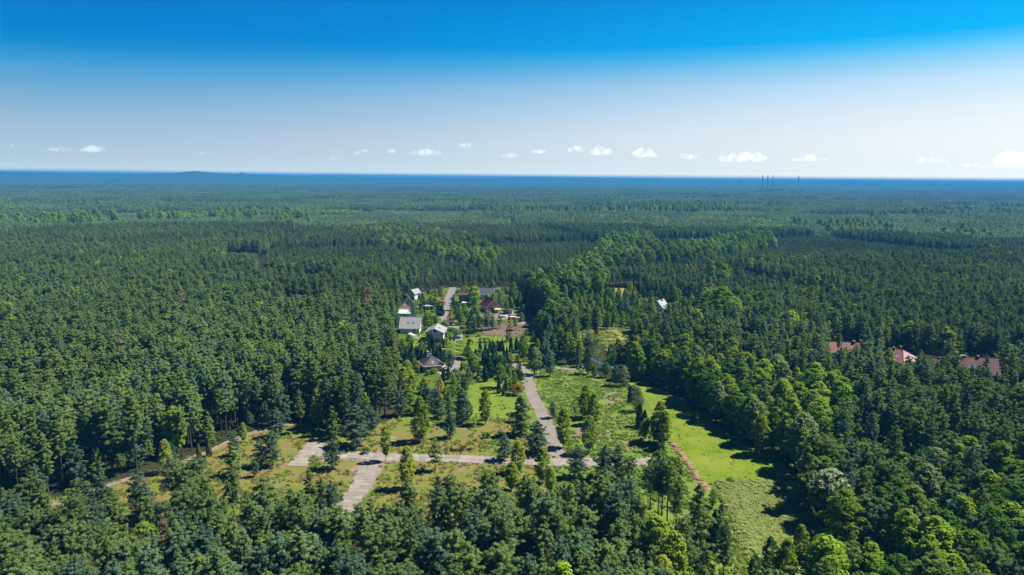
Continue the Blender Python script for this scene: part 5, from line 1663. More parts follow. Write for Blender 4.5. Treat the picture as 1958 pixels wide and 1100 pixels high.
# the photo shows these places clear over the trees before them: no tall tree stands in their sight line
SIGHT = [(772, 660, 890, 800, 262), (760, 690, 800, 760, 262), (1280, 760, 1500, 920, 150), (1300, 800, 1560, 1080, 130), (1584, 640, 1650, 662, 300), (1690, 660, 1746, 681, 300), (1770, 671, 1796, 681, 300), (1842, 676, 1890, 696, 300), (1896, 690, 1914, 706, 300), (1418, 628, 1446, 634, 330),
         (620, 862, 950, 884, 190), (555, 842, 625, 890, 190), (675, 890, 730, 925, 170), (1213, 876, 1240, 886, 185), (1242, 960, 1285, 1000, 160), (800, 1105, 801, 1106, 10),
         (768, 560, 800, 640, 330), (545, 551, 600, 562, 400), (430, 474, 490, 482, 640), (1258, 566, 1270, 590, 400), (1160, 553, 1210, 562, 470), (1110, 634, 1205, 660, 330), (1372, 960, 1445, 1090, 120)]
Q0 = px_of(np.column_stack([G, h * 0.35]))
Q1 = px_of(np.column_stack([G, h]))
hw = 1.7 / Q1[:, 2] * FPX
for x0, y0, x1, y1, dd in SIGHT:
    keep &= ~((Q1[:, 2] < dd) & (Q1[:, 0] + hw > x0) & (Q1[:, 0] - hw < x1) & (Q1[:, 1] < y1) & (Q0[:, 1] > y0))
G, h, kind, zi, Q0, Q1, near_left, back_left, dist = (a[keep] for a in (G, h, kind, zi, Q0, Q1, near_left, back_left, dist))
n = len(G)
var = g_rng.integers(0, 100, n)

# the 300 pines and the leafy trees that show largest stand as single trees
in_frame = (Q1[:, 0] > -15) & (Q1[:, 0] < 1973) & (Q1[:, 1] < 1092) & (Q0[:, 1] > 300)
size = h / Q1[:, 2]
is_pine = np.isin(kind, ['pine', 'youngpine', 'openpine'])
n_pine_manual = sum(1 for r_ in T if NAMES[r_[0]][0] == 'pine_tree')
n_leaf_manual = sum(1 for r_ in T if NAMES[r_[0]][0] == 'broadleaf_tree')
solo = np.zeros(n, bool)
near_first = -Q1[:, 2]
for mask, lim in ((is_pine, 300 - n_pine_manual), (np.isin(kind, ['broad', 'lime']), 150 - n_leaf_manual), (kind == 'birch', 60)):
    c = np.where(mask & in_frame)[0]
    c = c[np.argsort(-size[c])][:lim]
    solo[c] = True


def place_words(x, y, z):
    """what a single tree of the woods stands beside, from its place in the picture"""
    if z == 0:
        return 'in the domed leafy wood behind the village'
    if z == 5:
        for lim, w in ((1290, 'upper end of the mown meadow row'), (1400, 'middle of the mown meadow row'), (1500, 'lower end of the mown meadow row')):
            if x < lim:
                return 'in the ' + w
        return 'in the wood behind the meadow row' if y > 740 else 'in the wood between meadow row and houses'
    if z in (6, 7):
        if y < 900:
            return 'in the leafy gap right of the tall meadow-corner pine' if x < 1760 else 'at the upper right of the mixed wood'
        if x < 1640:
            return 'by the bottom of the rough meadow'
        if x < 1760:
            return 'in the mixed wood below the white-blossomed tree'
        if x < 1860:
            return 'in the middle of the lower right mixed wood'
        return 'in the lower right corner wood'
    if y < 500:
        return 'far out in the woods'
    if x < 330:
        return ('at the lower left corner' if x < 165 else 'along the bottom edge right of the lower left corner') if y > 1000 else ('in the near stand ' + ('by the left edge' if x < 165 else 'below the sandy track') if y > 870 else ('at the front of' if y > 790 else 'deep in') + ' the tall stand ' + ('by the left edge' if x < 165 else 'behind the sandy track'))
    if x < 560:
        return 'along the bottom edge below the pine pair' if y > 1020 else ('in the near stand left of the concrete pad' if y > 870 else 'in the tall stand behind the dry clearing')
    if x < 760:
        return 'beside the shaded end of the branch road' if y > 990 else ('just in front of the road junction' if y > 860 else 'in the tall stand behind the concrete pad')
    if x < 960:
        return 'along the bottom edge in the middle' if y > 1010 else ('in front of the straight concrete road' if y > 850 else 'beside the village')
    if x < 1180:
        return 'along the bottom edge left of the large birch' if y > 1010 else ('in front of the gravel road junction' if y > 860 else 'around the village')
    if x < 1460:
        return 'beside the ditch and the bare-trunked pines' if y > 830 else 'beyond the meadow row'
    return 'in the pine wood round the red roofs' if y < 800 else 'in the dark pines above the mixed wood'


n_lab = {}
for i in np.where(solo)[0]:
    k = str(kind[i])
    v = int(var[i]) % len(PROTO[k])
    size_w = 'tall' if h[i] > 16.5 else ('middling' if h[i] > 12.6 else 'short')
    if k == 'pine':
        what = f'{size_w} {PINE_ADJ[v]} pine'
    elif k == 'youngpine':
        what = f'{size_w} {YOUNG_ADJ[v]} pine'
    elif k == 'openpine':
        what = f'{size_w} {["blue-green low-branched", "dark low-branched", "rounded low-branched"][v]} pine'
    elif k == 'broad':
        what = f'{size_w} {BROAD_ADJ[v]} tree'
    elif k == 'lime':
        what = f'{size_w} {["rounded", "narrow"][v]} yellow-green tree'
    else:
        what = f'{size_w} {["full", "open", "bushy"][v]} birch'
    cx, cy_ = (Q0[i, 0] + Q1[i, 0]) / 2, Q1[i, 1] * 0.7 + Q0[i, 1] * 0.3
    w = place_words(cx, cy_, int(zi[i]))
    lab = f'{what} {w}'
    plant(k, v, G[i], float(h[i]), lab, f'{what}s {w}', wide=float(1.0 + 0.16 * math.sin(i * 1.7)) * (1.18 if k in ('broad', 'lime') else 1.0))


# ------------------------------------------------------------------ the rest of the woods: one mass of pines, one of leafy trees
def scatter(name, label, cat, meshes, P, idx, rot, scl):
    pc = bpy.data.collections.new(name + '_kinds')
    for k, me in enumerate(meshes):
        o = bpy.data.objects.new(f'{name}_kind_{k:02d}', me)
        pc.objects.link(o)
    me = bpy.data.meshes.new(name)
    me.vertices.add(len(P))
    me.vertices.foreach_set('co', np.asarray(P, np.float32).ravel())
    for nm, typ, arr in (('pick', 'INT', np.asarray(idx, np.int32)), ('turn', 'FLOAT_VECTOR', np.asarray(rot, np.float32)), ('size', 'FLOAT_VECTOR', np.asarray(scl, np.float32))):
        a = me.attributes.new(nm, typ, 'POINT')
        a.data.foreach_set('value' if typ == 'INT' else 'vector', arr.ravel())
    me.update()
    o = link(name, me)
    tag(o, label, cat, kind='stuff')
    ng = bpy.data.node_groups.new(name, 'GeometryNodeTree')
    ng.interface.new_socket('Geometry', in_out='INPUT', socket_type='NodeSocketGeometry')
    ng.interface.new_socket('Geometry', in_out='OUTPUT', socket_type='NodeSocketGeometry')
    N, L = ng.nodes, ng.links
    gi, go = N.new('NodeGroupInput'), N.new('NodeGroupOutput')
    ip = N.new('GeometryNodeInstanceOnPoints')
    ci = N.new('GeometryNodeCollectionInfo')
    ci.inputs['Collection'].default_value = pc
    ci.inputs['Separate Children'].default_value = True
    ci.inputs['Reset Children'].default_value = True
    def named(nm, typ):
        a = N.new('GeometryNodeInputNamedAttribute')
        a.data_type = typ
        a.inputs['Name'].default_value = nm
        return a.outputs['Attribute']
    L.new(gi.outputs[0], ip.inputs['Points'])
    L.new(ci.outputs[0], ip.inputs['Instance'])
    ip.inputs['Pick Instance'].default_value = True
    L.new(named('pick', 'INT'), ip.inputs['Instance Index'])
    er = N.new('FunctionNodeEulerToRotation')
    L.new(named('turn', 'FLOAT_VECTOR'), er.inputs[0])
    L.new(er.outputs[0], ip.inputs['Rotation'])
    L.new(named('size', 'FLOAT_VECTOR'), ip.inputs['Scale'])
    L.new(ip.outputs[0], go.inputs[0])
    md = o.modifiers.new('stand', 'NODES')
    md.node_group = ng
    return o


def whole(kind_):
    return [(merge(kind_ + '_whole', a, b), H) for a, b, H in PROTO[kind_]]


# squares of distant wood
k_max = int(15500 / PATCH)
cells = []
a = np.arange(-400, 400)
cx_, cy__ = np.meshgrid(np.arange(-110, 111), np.arange(0, 101))
C1 = (np.stack([cx_.ravel(), cy__.ravel()], 1) + 0.5) * PATCH
d1 = np.linalg.norm(C1, axis=1)
C1 = C1[(d1 > DEAR) & (C1[:, 1] < 4500) & (np.abs(C1[:, 0]) < C1[:, 1] * 0.82 + 60)]
BIG = PATCH * 3
c2x, c2y = np.meshgrid(np.arange(-90, 91), np.arange(30, 110))
C2 = (np.stack([c2x.ravel(), c2y.ravel()], 1) + 0.5) * BIG
C2 = C2[np.abs(C2[:, 0]) < C2[:, 1] * 0.80 + 100]
p_rng = np.random.default_rng(9)


def patch_points(Cs, s, w):
    hgt, ride_ = stand_height(Cs)
    hgt = hgt / 18.0 * (0.97 + 0.06 * p_rng.random(len(Cs)))
    leaf = (vnoise(Cs, 420, 21) * 0.65 + vnoise(Cs, 150, 22) * 0.35 > 0.85) | inside(Cs, Z_BAND) | inside(Cs, Z_BAND2) & (p_rng.random(len(Cs)) < 0.15)
    hgt = np.where(leaf, 0.95, hgt)
    P = np.column_stack([Cs, np.zeros(len(Cs))])
    rot = np.column_stack([np.zeros((len(Cs), 2)), p_rng.integers(0, 4, len(Cs)) * math.pi / 2])
    scl = np.column_stack([np.full(len(Cs), w), np.full(len(Cs), w), hgt])
    return P, rot, scl, leaf


pp = [patch_points(C1, PATCH, 1.0), patch_points(C2, BIG, 3.0)]
P1 = np.concatenate([p[0] for p in pp]); R1 = np.concatenate([p[1] for p in pp]); S1 = np.concatenate([p[2] for p in pp]); L1 = np.concatenate([p[3] for p in pp])

# lone leafy trees sprinkled over the distant pines
S_ = np.stack([g_rng.uniform(-2600, 2600, 26000), g_rng.uniform(700, 3000, 26000)], 1)
S_ = S_[(np.abs(S_[:, 0]) < S_[:, 1] * 0.8) & (np.linalg.norm(S_, axis=1) > DEAR)]
S_ = S_[(vnoise(S_, 170, 31) * 0.6 + vnoise(S_, 60, 32) * 0.4) > 0.66]

rest = ~solo
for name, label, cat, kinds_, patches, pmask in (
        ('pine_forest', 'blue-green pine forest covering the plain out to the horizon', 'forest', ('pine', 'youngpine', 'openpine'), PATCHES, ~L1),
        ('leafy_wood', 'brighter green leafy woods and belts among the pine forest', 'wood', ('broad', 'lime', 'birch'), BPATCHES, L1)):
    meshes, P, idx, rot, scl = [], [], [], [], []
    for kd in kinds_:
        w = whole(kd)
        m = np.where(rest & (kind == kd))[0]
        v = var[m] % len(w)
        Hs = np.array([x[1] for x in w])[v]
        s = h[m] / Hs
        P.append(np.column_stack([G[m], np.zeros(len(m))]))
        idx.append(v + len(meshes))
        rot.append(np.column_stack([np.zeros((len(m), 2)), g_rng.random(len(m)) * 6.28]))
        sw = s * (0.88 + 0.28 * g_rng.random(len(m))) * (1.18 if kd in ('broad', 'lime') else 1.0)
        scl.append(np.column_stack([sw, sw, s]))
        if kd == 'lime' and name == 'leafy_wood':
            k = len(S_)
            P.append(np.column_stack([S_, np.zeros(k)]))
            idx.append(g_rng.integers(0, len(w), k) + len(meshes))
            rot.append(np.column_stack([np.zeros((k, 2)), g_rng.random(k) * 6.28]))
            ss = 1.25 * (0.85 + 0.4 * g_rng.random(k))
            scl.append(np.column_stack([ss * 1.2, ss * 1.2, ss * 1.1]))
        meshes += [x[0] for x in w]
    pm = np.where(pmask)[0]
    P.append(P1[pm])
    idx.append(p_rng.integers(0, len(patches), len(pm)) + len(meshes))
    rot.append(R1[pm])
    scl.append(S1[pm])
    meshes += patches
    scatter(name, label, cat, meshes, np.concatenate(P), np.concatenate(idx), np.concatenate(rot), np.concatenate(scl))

# ------------------------------------------------------------------ grass tufts and undergrowth
def tuft_mesh(nm, n_, w, hgt, mat):
    r = np.random.default_rng(len(nm))
    C = [(r.normal() * w * 0.5, r.normal() * w * 0.5, hgt * 0.35) for _ in range(4)]
    q, t_ = cards(r, C, [(w * 0.6, w * 0.6, hgt * 0.5)] * 4, n_ // 2, 0.16, up=0.8, elong=1.3, hemi=0.9)
    return card_mesh(nm, [(q, t_, 0)], [mat])


M['tuft_dry'] = leafy('tuft_dry', (0.14, 0.125, 0.03), (0.25, 0.20, 0.065))
M['tuft_green'] = leafy('tuft_green', (0.075, 0.15, 0.015), (0.17, 0.24, 0.03))
M['tuft_reed'] = leafy('tuft_reed', (0.19, 0.25, 0.055), (0.33, 0.38, 0.12))
M['tuft_weed'] = leafy('tuft_weed', (0.07, 0.15, 0.016), (0.14, 0.24, 0.026))
tufts = [tuft_mesh('tuft_dry_a', 16, 0.7, 0.45, M['tuft_dry']), tuft_mesh('tuft_green_bb', 16, 0.7, 0.4, M['tuft_green']), tuft_mesh('tuft_reed_ccc', 26, 0.9, 0.75, M['tuft_reed']), tuft_mesh('tuft_weed_dddd', 20, 0.6, 0.5, M['tuft_weed'])]
Pg, Ig, Sg = [], [], []
f_rng = np.random.default_rng(55)
for pts, cnt, mix, s0 in ((CLEARING, 2600, (0.62, 0.22, 0.0, 0.16), 0.9), (PLOT, 3600, (0.12, 0.55, 0.08, 0.25), 0.9), (ROUGH, 3800, (0.0, 0.12, 0.78, 0.10), 1.1), (FIELD, 900, (0.4, 0.3, 0.3, 0.0), 1.2),
                          (MOWN, 160, (0.0, 0.8, 0.2, 0.0), 0.5), (VILLAGE, 1500, (0.1, 0.4, 0.1, 0.4), 0.9), (LETTER_PARK, 900, (0.2, 0.4, 0.1, 0.3), 1.0)):
    pg = poly(pts)
    lo, hi = pg.min(0), pg.max(0)
    area = 0.5 * abs(np.sum(pg[:, 0] * np.roll(pg[:, 1], -1) - np.roll(pg[:, 0], -1) * pg[:, 1]))
    q = f_rng.uniform(lo, hi, (int(cnt * (hi - lo).prod() / area), 2))
    q = q[inside(q, pg)]
    ok = vnoise(q, 7, 13) > (0.08 if pts is ROUGH else 0.28)
    for line, w in LINES:
        ok &= seg_dist(q, line) > w / 2 + 0.4
    for c, r_ in HOUSES:
        ok &= np.linalg.norm(q - c, axis=1) > r_ * 0.8
    q = q[ok]
    Pg.append(np.column_stack([q, np.full(len(q), 0.02)]))
    Ig.append(f_rng.choice(4, len(q), p=mix))
    Sg.append((s0 * (0.6 + 0.9 * f_rng.random(len(q))))[:, None] * np.ones(3))
for line, w in LINES:
    ln = smooth(line, 10)
    for side in (-1, 1):
        d = np.gradient(ln, axis=0)
        d /= np.linalg.norm(d, axis=1, keepdims=True)
        k = int(np.linalg.norm(np.diff(ln, axis=0), axis=1).sum() * 1.1)
        t_ = f_rng.random(k) * (len(ln) - 1)
        i_ = t_.astype(int)
        base = ln[i_] + (ln[np.minimum(i_ + 1, len(ln) - 1)] - ln[i_]) * (t_ - i_)[:, None]
        nn = np.stack([-d[i_, 1], d[i_, 0]], 1) * side
        q = base + nn * (w / 2 - 0.75 + 0.9 * np.abs(f_rng.normal(size=k)))[:, None]
        q = q[vnoise(q, 6, 41) > 0.42]
        Pg.append(np.column_stack([q, np.full(len(q), 0.03)]))
        Ig.append(f_rng.choice(4, len(q), p=(0.35, 0.3, 0.0, 0.35)))
        Sg.append((0.55 * (0.6 + 0.9 * f_rng.random(len(q))))[:, None] * np.ones(3))
Pg, Ig, Sg = np.concatenate(Pg), np.concatenate(Ig), np.concatenate(Sg)
scatter('grass', 'tufts of dry and green grass over the clearings and meadows', 'grass', tufts, Pg, Ig, np.column_stack([np.zeros((len(Pg), 2)), f_rng.random(len(Pg)) * 6.28]), Sg)

# low growth in gardens, under the trees and along edges: countless small shrubs
shr = [merge('under_%d' % k, a, b) for k, (a, b, H) in enumerate(PROTO['bush'])]
Pu, Iu, Su = [], [], []
for pts, cnt, mix, s0 in ((VILLAGE, 420, (0.3, 0.2, 0.12, 0.08, 0.05, 0.25), 0.9), (LETTER_PARK, 120, (0.35, 0.15, 0.1, 0.0, 0.0, 0.4), 1.6), (CLEARING, 14, (0.3, 0.1, 0.3, 0, 0.1, 0.2), 0.35), (PLOT, 16, (0.4, 0.2, 0.2, 0, 0.05, 0.15), 0.4),
                          (ROUGH, 22, (0.2, 0.2, 0.5, 0, 0, 0.1), 0.4)):
    pg = poly(pts)
    lo, hi = pg.min(0), pg.max(0)
    q = f_rng.uniform(lo, hi, (cnt * 3, 2))
    q = q[inside(q, pg)][:cnt]
    ok = np.ones(len(q), bool)
    for ex in (LAWN, GREEN_PLOT, SOIL_PLOT):
        ok &= ~inside(q, poly(ex))
    for line, w in LINES:
        ok &= seg_dist(q, line) > w / 2 + 1.2
    for c, r_ in HOUSES:
        ok &= np.linalg.norm(q - c, axis=1) > r_ + 1.0
    q = q[ok]
    Pu.append(np.column_stack([q, np.zeros(len(q))]))
    Iu.append(f_rng.choice(6, len(q), p=mix))
    Su.append((s0 * (0.6 + 0.8 * f_rng.random(len(q))))[:, None] * np.ones(3))
# forest floor growth round the near woods' edges
q = np.stack([f_rng.uniform(-130, 190, 2600), f_rng.uniform(60, 260, 2600)], 1)
ok = np.ones(len(q), bool)
for pg in open_polys:
    ok &= ~inside(q, pg)
for line, w in LINES:
    ok &= seg_dist(q, line) > w / 2 + 1.0
q = q[ok]
Pu.append(np.column_stack([q, np.zeros(len(q))]))
Iu.append(f_rng.choice(6, len(q), p=(0.35, 0.15, 0.05, 0, 0.05, 0.4)))
Su.append((0.7 * (0.5 + 0.9 * f_rng.random(len(q))))[:, None] * np.ones(3))
Pu, Iu, Su = np.concatenate(Pu), np.concatenate(Iu), np.concatenate(Su)
scatter('undergrowth', 'low mixed undergrowth in the gardens and under the near trees', 'undergrowth', shr, Pu, Iu, np.column_stack([np.zeros((len(Pu), 2)), f_rng.random(len(Pu)) * 6.28]), Su)

# trees of the little park behind the grass plot and filling the gardens
park = poly(LETTER_PARK)
q = f_rng.uniform(park.min(0), park.max(0), (420, 2))
q = q[inside(q, park)]
seen = set()
cnt = 0
for p in q:
    c = (int(p[0] // 8), int(p[1] // 8))
    if c in seen or any(np.linalg.norm(p - hc) < hr + 3 for hc, hr in HOUSES):
        continue
    pxq = px_of([(p[0], p[1], 0)])[0]
    if inside(p[None], poly(STRIP))[0] or (1246 < pxq[0] < 1285 and pxq[1] > 590):
        continue
    seen.add(c)
    kd = f_rng.choice(['broad', 'openpine', 'birch', 'lime'], p=[0.5, 0.2, 0.15, 0.15])
    v = int(f_rng.integers(0, 6)) % len(PROTO[kd])
    hh = f_rng.uniform(7, 13)
    if kd in ('broad', 'lime'):
        what = BROAD_ADJ[v] + ' tree' if kd == 'broad' else ['rounded', 'narrow'][v % 2] + ' yellow-green tree'
    else:
        what = {'openpine': 'bushy pine', 'birch': 'birch'}[kd]
    part = 'left end' if pxq[0] < 1130 else ('middle' if pxq[0] < 1230 else 'right end')
    plant(kd, v, p, hh, f'{what} in the {part} of the belt behind the pale meadow', f'{what}s in the {part} of the tree belt')
    cnt += 1

vil = poly(VILLAGE)
q = f_rng.uniform(vil.min(0), vil.max(0), (1500, 2))
q = q[inside(q, vil)]
stand_ = [(x, y) for x, y, r_ in STANDING]
cnt = 0
for p in q:
    if cnt >= 115:
        break
    if any(np.hypot(p[0] - x, p[1] - y) < 3.6 for x, y in stand_) or any(np.linalg.norm(p - hc) < hr + 1.5 for hc, hr in HOUSES):
        continue
    if any(seg_dist(p[None], line)[0] < w / 2 + 1.5 for line, w in LINES) or any(inside(p[None], poly(z))[0] for z in (LAWN, GREEN_PLOT, SOIL_PLOT, [(836, 712), (850, 698), (884, 694), (884, 716), (852, 724)], [(905, 612), (905, 596), (1000, 590), (1010, 612)])):
        continue
    pxq = px_of([(p[0], p[1], 0)])[0]
    kd = f_rng.choice(['broad', 'lime', 'birch', 'openpine', 'spruce', 'paletree'], p=[0.34, 0.22, 0.10, 0.14, 0.12, 0.08])
    v = int(f_rng.integers(0, 6)) % len(PROTO[kd])
    hh = f_rng.uniform(3.5, 7.5)
    if any(np.linalg.norm(p - hc) < hr + 12 and p[1] < hc[1] for hc, hr in HOUSES):
        hh = f_rng.uniform(2.0, 3.4)                             # low before a house front
    what = {'broad': BROAD_ADJ[v % 6] + ' garden tree', 'lime': ['rounded', 'narrow'][v % 2] + ' yellow-green garden tree', 'birch': 'garden birch', 'openpine': 'garden pine', 'spruce': 'garden spruce', 'paletree': 'pale garden tree'}[kd]
    size_w = 'low' if hh < 3.5 else ('middling' if hh < 5.6 else 'tall')
    part = 'at the back of the village by the street' if pxq[1] < 606 else ('round the white house' if pxq[1] < 668 and pxq[0] < 880 else ('between the green field and the gravel road' if pxq[0] > 880 else ('round the hip-roofed villa' if pxq[1] < 742 else 'below the villa by the dry clearing')))
    plant(kd, v, p, hh, f'{size_w} {what} {part}', f'{size_w} {what}s {part}', wide=1.25)
    stand_.append((p[0], p[1]))
    cnt += 1

# ------------------------------------------------------------------ the horizon
M['far_hill'] = grassy('far_hill', [(0.3, (0.020, 0.055, 0.045)), (0.7, (0.035, 0.080, 0.060))], 0.002, 0.01, 0.1)
M['stone_far'] = plain('stone_far', (0.30, 0.30, 0.31), 0.9, 0.1, 0.02)


def hill(name, pts, D, depth):
    """a long ridge at distance D whose crest follows the given picture points"""
    mb = MB()
    k = 80
    px0, px1 = pts[0][0], pts[-1][0]
    rows = []
    for i in range(k + 1):
        px = px0 + (px1 - px0) * i / k
        py = np.interp(px, [p[0] for p in pts], [p[1] for p in pts])
        d = CR @ np.array([(px - 979.0) / FPX, (550.0 - py) / FPX, -1.0])
        t = D / math.hypot(d[0], d[1])
        z = max(1.0, CAM_H + d[2] * t + 0.8 * math.sin(i * 1.9) + 0.6 * math.sin(i * 0.73))
        u = np.array([d[0], d[1]]) / math.hypot(d[0], d[1])
        rows.append([(*(u * (D + o)), zz) for o, zz in ((-depth, -0.5), (-depth * 0.55, z * 0.45), (-depth * 0.15, z * 0.93), (0, z), (depth * 0.6, z * 0.6), (depth * 1.4, -0.5))])
    for r_ in rows:
        mb.v += [tuple(p) for p in r_]
    m = 6
    for i in range(k):
        for j in range(m - 1):
            mb.f.append((i * m + j, i * m + j + 1, (i + 1) * m + j + 1, (i + 1) * m + j))
            mb.m.append(0)
    o = mb.build(name, M['far_hill'], smooth=True)
    return tag(o, kind='structure')


hill('wooded_hill', [(205, 348), (240, 337), (300, 332.5), (338, 331), (355, 328.8), (372, 326.8), (392, 328.8), (420, 331.2), (470, 333), (560, 337), (600, 348)], 7000, 700)
hill('far_ridge', [(-200, 325), (-60, 327), (0, 328.5), (60, 330), (160, 332), (300, 334), (480, 336), (700, 338.3), (980, 341.5), (1120, 350)], 7800, 900)
hill('low_ridge', [(860, 348), (980, 339.0), (1090, 340), (1180, 341), (1280, 343.4), (1400, 345.2), (1500, 346.2), (1620, 346.8), (1740, 348.2), (1850, 350), (1960, 350.5), (2150, 353)], 9500, 900)


def at_depth(px, py, D):
    d = CR @ np.array([(px - 979.0) / FPX, (550.0 - py) / FPX, -1.0])
    t = D / math.hypot(d[0], d[1])
    return np.array([d[0] * t, d[1] * t, CAM_H + d[2] * t])


# power station chimneys on the right-hand skyline
for k, (px, py, lab) in enumerate([(1458.5, 336, 'tall thin power station chimney, leftmost on the skyline'), (1468.5, 336, 'tall thin power station chimney, second from the left on the skyline'),
                                   (1478.5, 336, 'tall thin power station chimney, third from the left on the skyline'), (1527.5, 337, 'tall thin chimney standing apart at the right on the skyline')]):
    p = at_depth(px, py, 5000)
    e = empty('factory_chimney', (p[0], p[1], 0))
    tag(e, lab, 'chimney', 'chimneys on the skyline')
    H = p[2]
    MB().tube((0, 0, 0), (0, 0, H * 0.86), 3.6, 2.7, 16).build('shaft', M['concrete'], e)
    for q in range(3):
        MB().tube((0, 0, H * (0.86 + 0.0467 * q) + 0.02), (0, 0, H * (0.86 + 0.0467 * (q + 1))), 2.72, 2.7, 16).build('band', M['stack_red' if q % 2 == 0 else 'concrete'], e)
for px0, px1, py, lab, mt in ((1462, 1486, 346.0, 'low dark power station hall among the chimneys', 'stone_far'), (1488, 1498, 347, 'long low reddish factory hall right of the three chimneys', 'stack_red'), (1514, 1536, 349.5, 'pale low industrial hall at the foot of the lone chimney', 'white_wall')):
    a, b = at_depth(px0, py, 4950), at_depth(px1, py, 4950)
    e = tag(empty('factory_hall', ((a[0] + b[0]) / 2, (a[1] + b[1]) / 2, 0), math.atan2(b[1] - a[1], b[0] - a[0])), lab, 'factory')
    w = np.linalg.norm(b - a)
    H = 26.0
    MB().box(-w / 2, 0, 0, w / 2, 40, H * 0.8).build('hall', M[mt], e)
    MB().box(-w * 0.2, 5, H * 0.8 + 0.02, w * 0.1, 30, H).build('upper_hall', M[mt], e)
    MB().prism([(-w / 2, H * 0.8), (w / 2, H * 0.8), (w / 2, H * 0.8 + 1.5), (-w / 2, H * 0.8 + 1.5)], -0.6, -0.02).build('parapet', M['concrete'], e)
# block on the left ridge
p = at_depth(463, 333, 7050)
e = tag(empty('ridge_block', (p[0], p[1], 0)), 'dark flat-topped clump-like block on the left ridge', 'building')
hb_ = at_depth(463, 330.0, 7050)[2]
MB().box(-26, 0, 0, 26, 30, hb_ - 2).build('hall', M['stone_far'], e)
MB().box(-20, 4, hb_ - 1.98, 14, 26, hb_).build('roof_storey', M['stone_far'], e)
# wind turbines
for k, (px, py) in enumerate([(28, 323), (87, 324), (128, 323), (318, 324), (478, 325)]):
    p = at_depth(px, py, 8100)
    hub = min(p[2], 112.0)
    e = empty('wind_turbine', (p[0], p[1], 0), math.atan2(p[1], p[0]) + 1.2)
    tag(e, ['tiny pale wind turbine at the far left of the skyline', 'tiny pale wind turbine, second from the left on the skyline', 'tiny pale wind turbine, third from the left on the skyline', 'tiny pale wind turbine just left of the wooded peak', 'tiny pale mast-like turbine right of the ridge block'][k], 'wind turbine', 'wind turbines on the skyline')
    MB().tube((0, 0, 0), (0, 0, hub), 1.3, 0.8, 10).build('tower', M['white_wall'], e)
    MB().box(-1.6, -2.5, hub - 1.2, 1.6, 4.5, hub + 1.6).build('nacelle', M['white_wall'], e)
    for j in range(3):
        a_ = 2.094 * j + 0.4 + k
        MB().tube((0, -3.0, hub), (math.cos(a_) * 17, -3.0, hub + math.sin(a_) * 17), 0.6, 0.25, 6).build('blade', M['white_wall'], e)

# ------------------------------------------------------------------ clouds: small fair-weather heaps far beyond
mc, t, out = new_mat('cloud')
vol = t.n('ShaderNodeVolumePrincipled')
vol.inputs['Color'].default_value = (0.86, 0.88, 0.92, 1)
vol.inputs['Anisotropy'].default_value = 0.2
geo = t.n('ShaderNodeNewGeometry')
cn = t.noise(geo.outputs['Position'], 1 / 420.0, 4, 0.6)
mr = t.n('ShaderNodeMapRange', interpolation_type='SMOOTHSTEP')
mr.inputs['From Min'].default_value = 0.40
mr.inputs['From Max'].default_value = 0.66
mr.inputs['To Max'].default_value = 0.0019
t.l(cn, mr.inputs['Value'])
t.l(mr.outputs[0], vol.inputs['Density'])
t.l(vol.outputs[0], out.inputs['Volume'])
c_rng = np.random.default_rng(4)
CLOUD_D = 34000.0


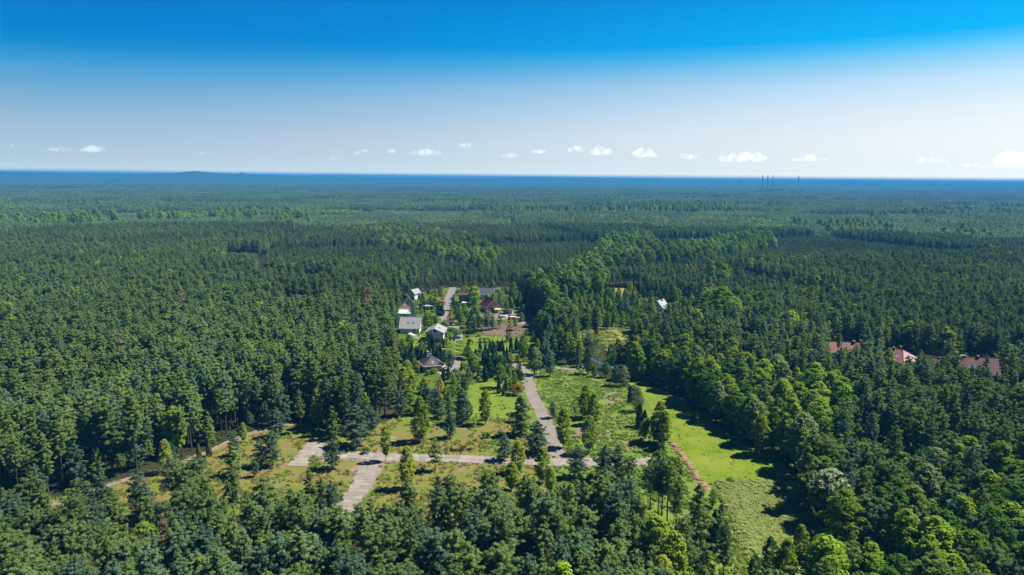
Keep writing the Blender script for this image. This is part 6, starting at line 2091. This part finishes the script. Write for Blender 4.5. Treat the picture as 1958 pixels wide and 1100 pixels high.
def cloud(px, py, w, hgt, label, puffs=9):
    """px, py: middle of its base in the picture; w, hgt in photo pixels"""
    p = at_depth(px, py, CLOUD_D)
    m_ = CLOUD_D / FPX * 1.0
    W, Hh = w * m_, hgt * m_
    import bmesh
    bm = bmesh.new()
    base = bmesh.new()
    bmesh.ops.create_icosphere(base, subdivisions=3, radius=1.0)
    co = np.array([v.co[:] for v in base.verts])
    fs = [[v.index for v in f.verts] for f in base.faces]
    base.free()
    mb = MB()
    big = None
    for k in range(puffs):
        u = (k + 0.5) / puffs * 2 - 1
        x = u * W * 0.42 + c_rng.normal() * W * 0.03
        r_ = Hh * (0.26 + 0.30 * c_rng.random()) * (1.1 - 0.55 * abs(u))
        y = c_rng.normal() * Hh * 0.25
        z = r_ * 0.6 + c_rng.random() * max(0.0, (Hh - 1.7 * r_)) * (1 - 0.6 * abs(u))
        q = co * (r_ * 1.25, r_ * 1.1, r_)
        nrm = 1 + 0.13 * np.sin(co[:, 0:1] * 5 + k) * np.sin(co[:, 2:3] * 6 + 1.3 * k) + 0.07 * np.sin(co[:, 0:1] * 13 + 2 * k) * np.cos(co[:, 1:2] * 11 + co[:, 2:3] * 12)
        q = q * nrm
        q[:, 2] = np.maximum(q[:, 2] + z, 0.06 * Hh * np.sin(q[:, 0] / Hh * 4) * 0.3)
        mb.add(q + (x, y, 0), fs)
    bm.free()
    o = mb.build('cloud', mc, smooth=True)
    o.location = p
    o.rotation_euler = (0, 0, math.atan2(p[1], p[0]) - math.pi / 2)
    rm = o.modifiers.new('one skin', 'REMESH')
    rm.mode = 'VOXEL'
    rm.voxel_size = max(Hh / 26, 14)
    tag(o, label, 'cloud', 'small clouds over the horizon')
    return o


CLOUDS = [(180, 291, 44, 12, 'small bright cloud alone over the left skyline'), (115, 290, 38, 9, 'faint cloud left of the small bright one'), (22, 282, 18, 6, 'faint cloud scrap at the far left'),
          (683, 295, 16, 7, 'tiny cloud puff, lower left of the pair in the middle sky'), (697, 291, 15, 7, 'tiny cloud puff, upper right of the pair in the middle sky'), (747, 294, 20, 9, 'small cloud left of the long flat one'),
          (814, 298, 66, 14, 'long flat cloud with a knob in the middle sky'), (854, 302, 22, 5, 'thin cloud tail right of the long flat one'), (890, 283, 22, 12, 'small plump cloud floating highest in the middle'),
          (974, 302, 38, 11, 'low cloud right of the plump one'), (1033, 294, 36, 10, 'flat cloud left of the brightest pair'), (1102, 291, 34, 13, 'left heap of the brightest cloud pair'),
          (1145, 297, 62, 19, 'right heap of the brightest cloud pair'), (1230, 301, 58, 20, 'rugged cloud with a grey-blue knob'), (1312, 304, 60, 12, 'flat cloud right of the rugged one'),
          (1420, 311, 96, 22, 'wide heaped cloud over the chimneys'), (1548, 308, 60, 13, 'faint white cloud right of the chimneys'), (1780, 312, 60, 11, 'faint veil cloud in the right sky'),
          (1950, 322, 64, 34, 'large grey-bottomed cloud at the right edge'), (1860, 322, 70, 10, 'faint low cloud left of the large one'), (640, 305, 40, 5, 'thin faint cloud left of the tiny pair'), (400, 296, 40, 6, 'thin faint cloud over the left peak')]
for c in CLOUDS:
    cloud(*c)

# ------------------------------------------------------------------ the air
mh, t, out = new_mat('haze')
vol = t.n('ShaderNodeVolumePrincipled')
vol.inputs['Color'].default_value = (0.050, 0.28, 0.63, 1)
vol.inputs['Density'].default_value = HAZE_D
vol.inputs['Anisotropy'].default_value = 0.0
t.l(vol.outputs[0], out.inputs['Volume'])
HZ = HAZE_TOP
tag(MB().box(-27500, -2500, -1.0, 27500, 28500, HZ).build('haze', mh), kind='stuff')
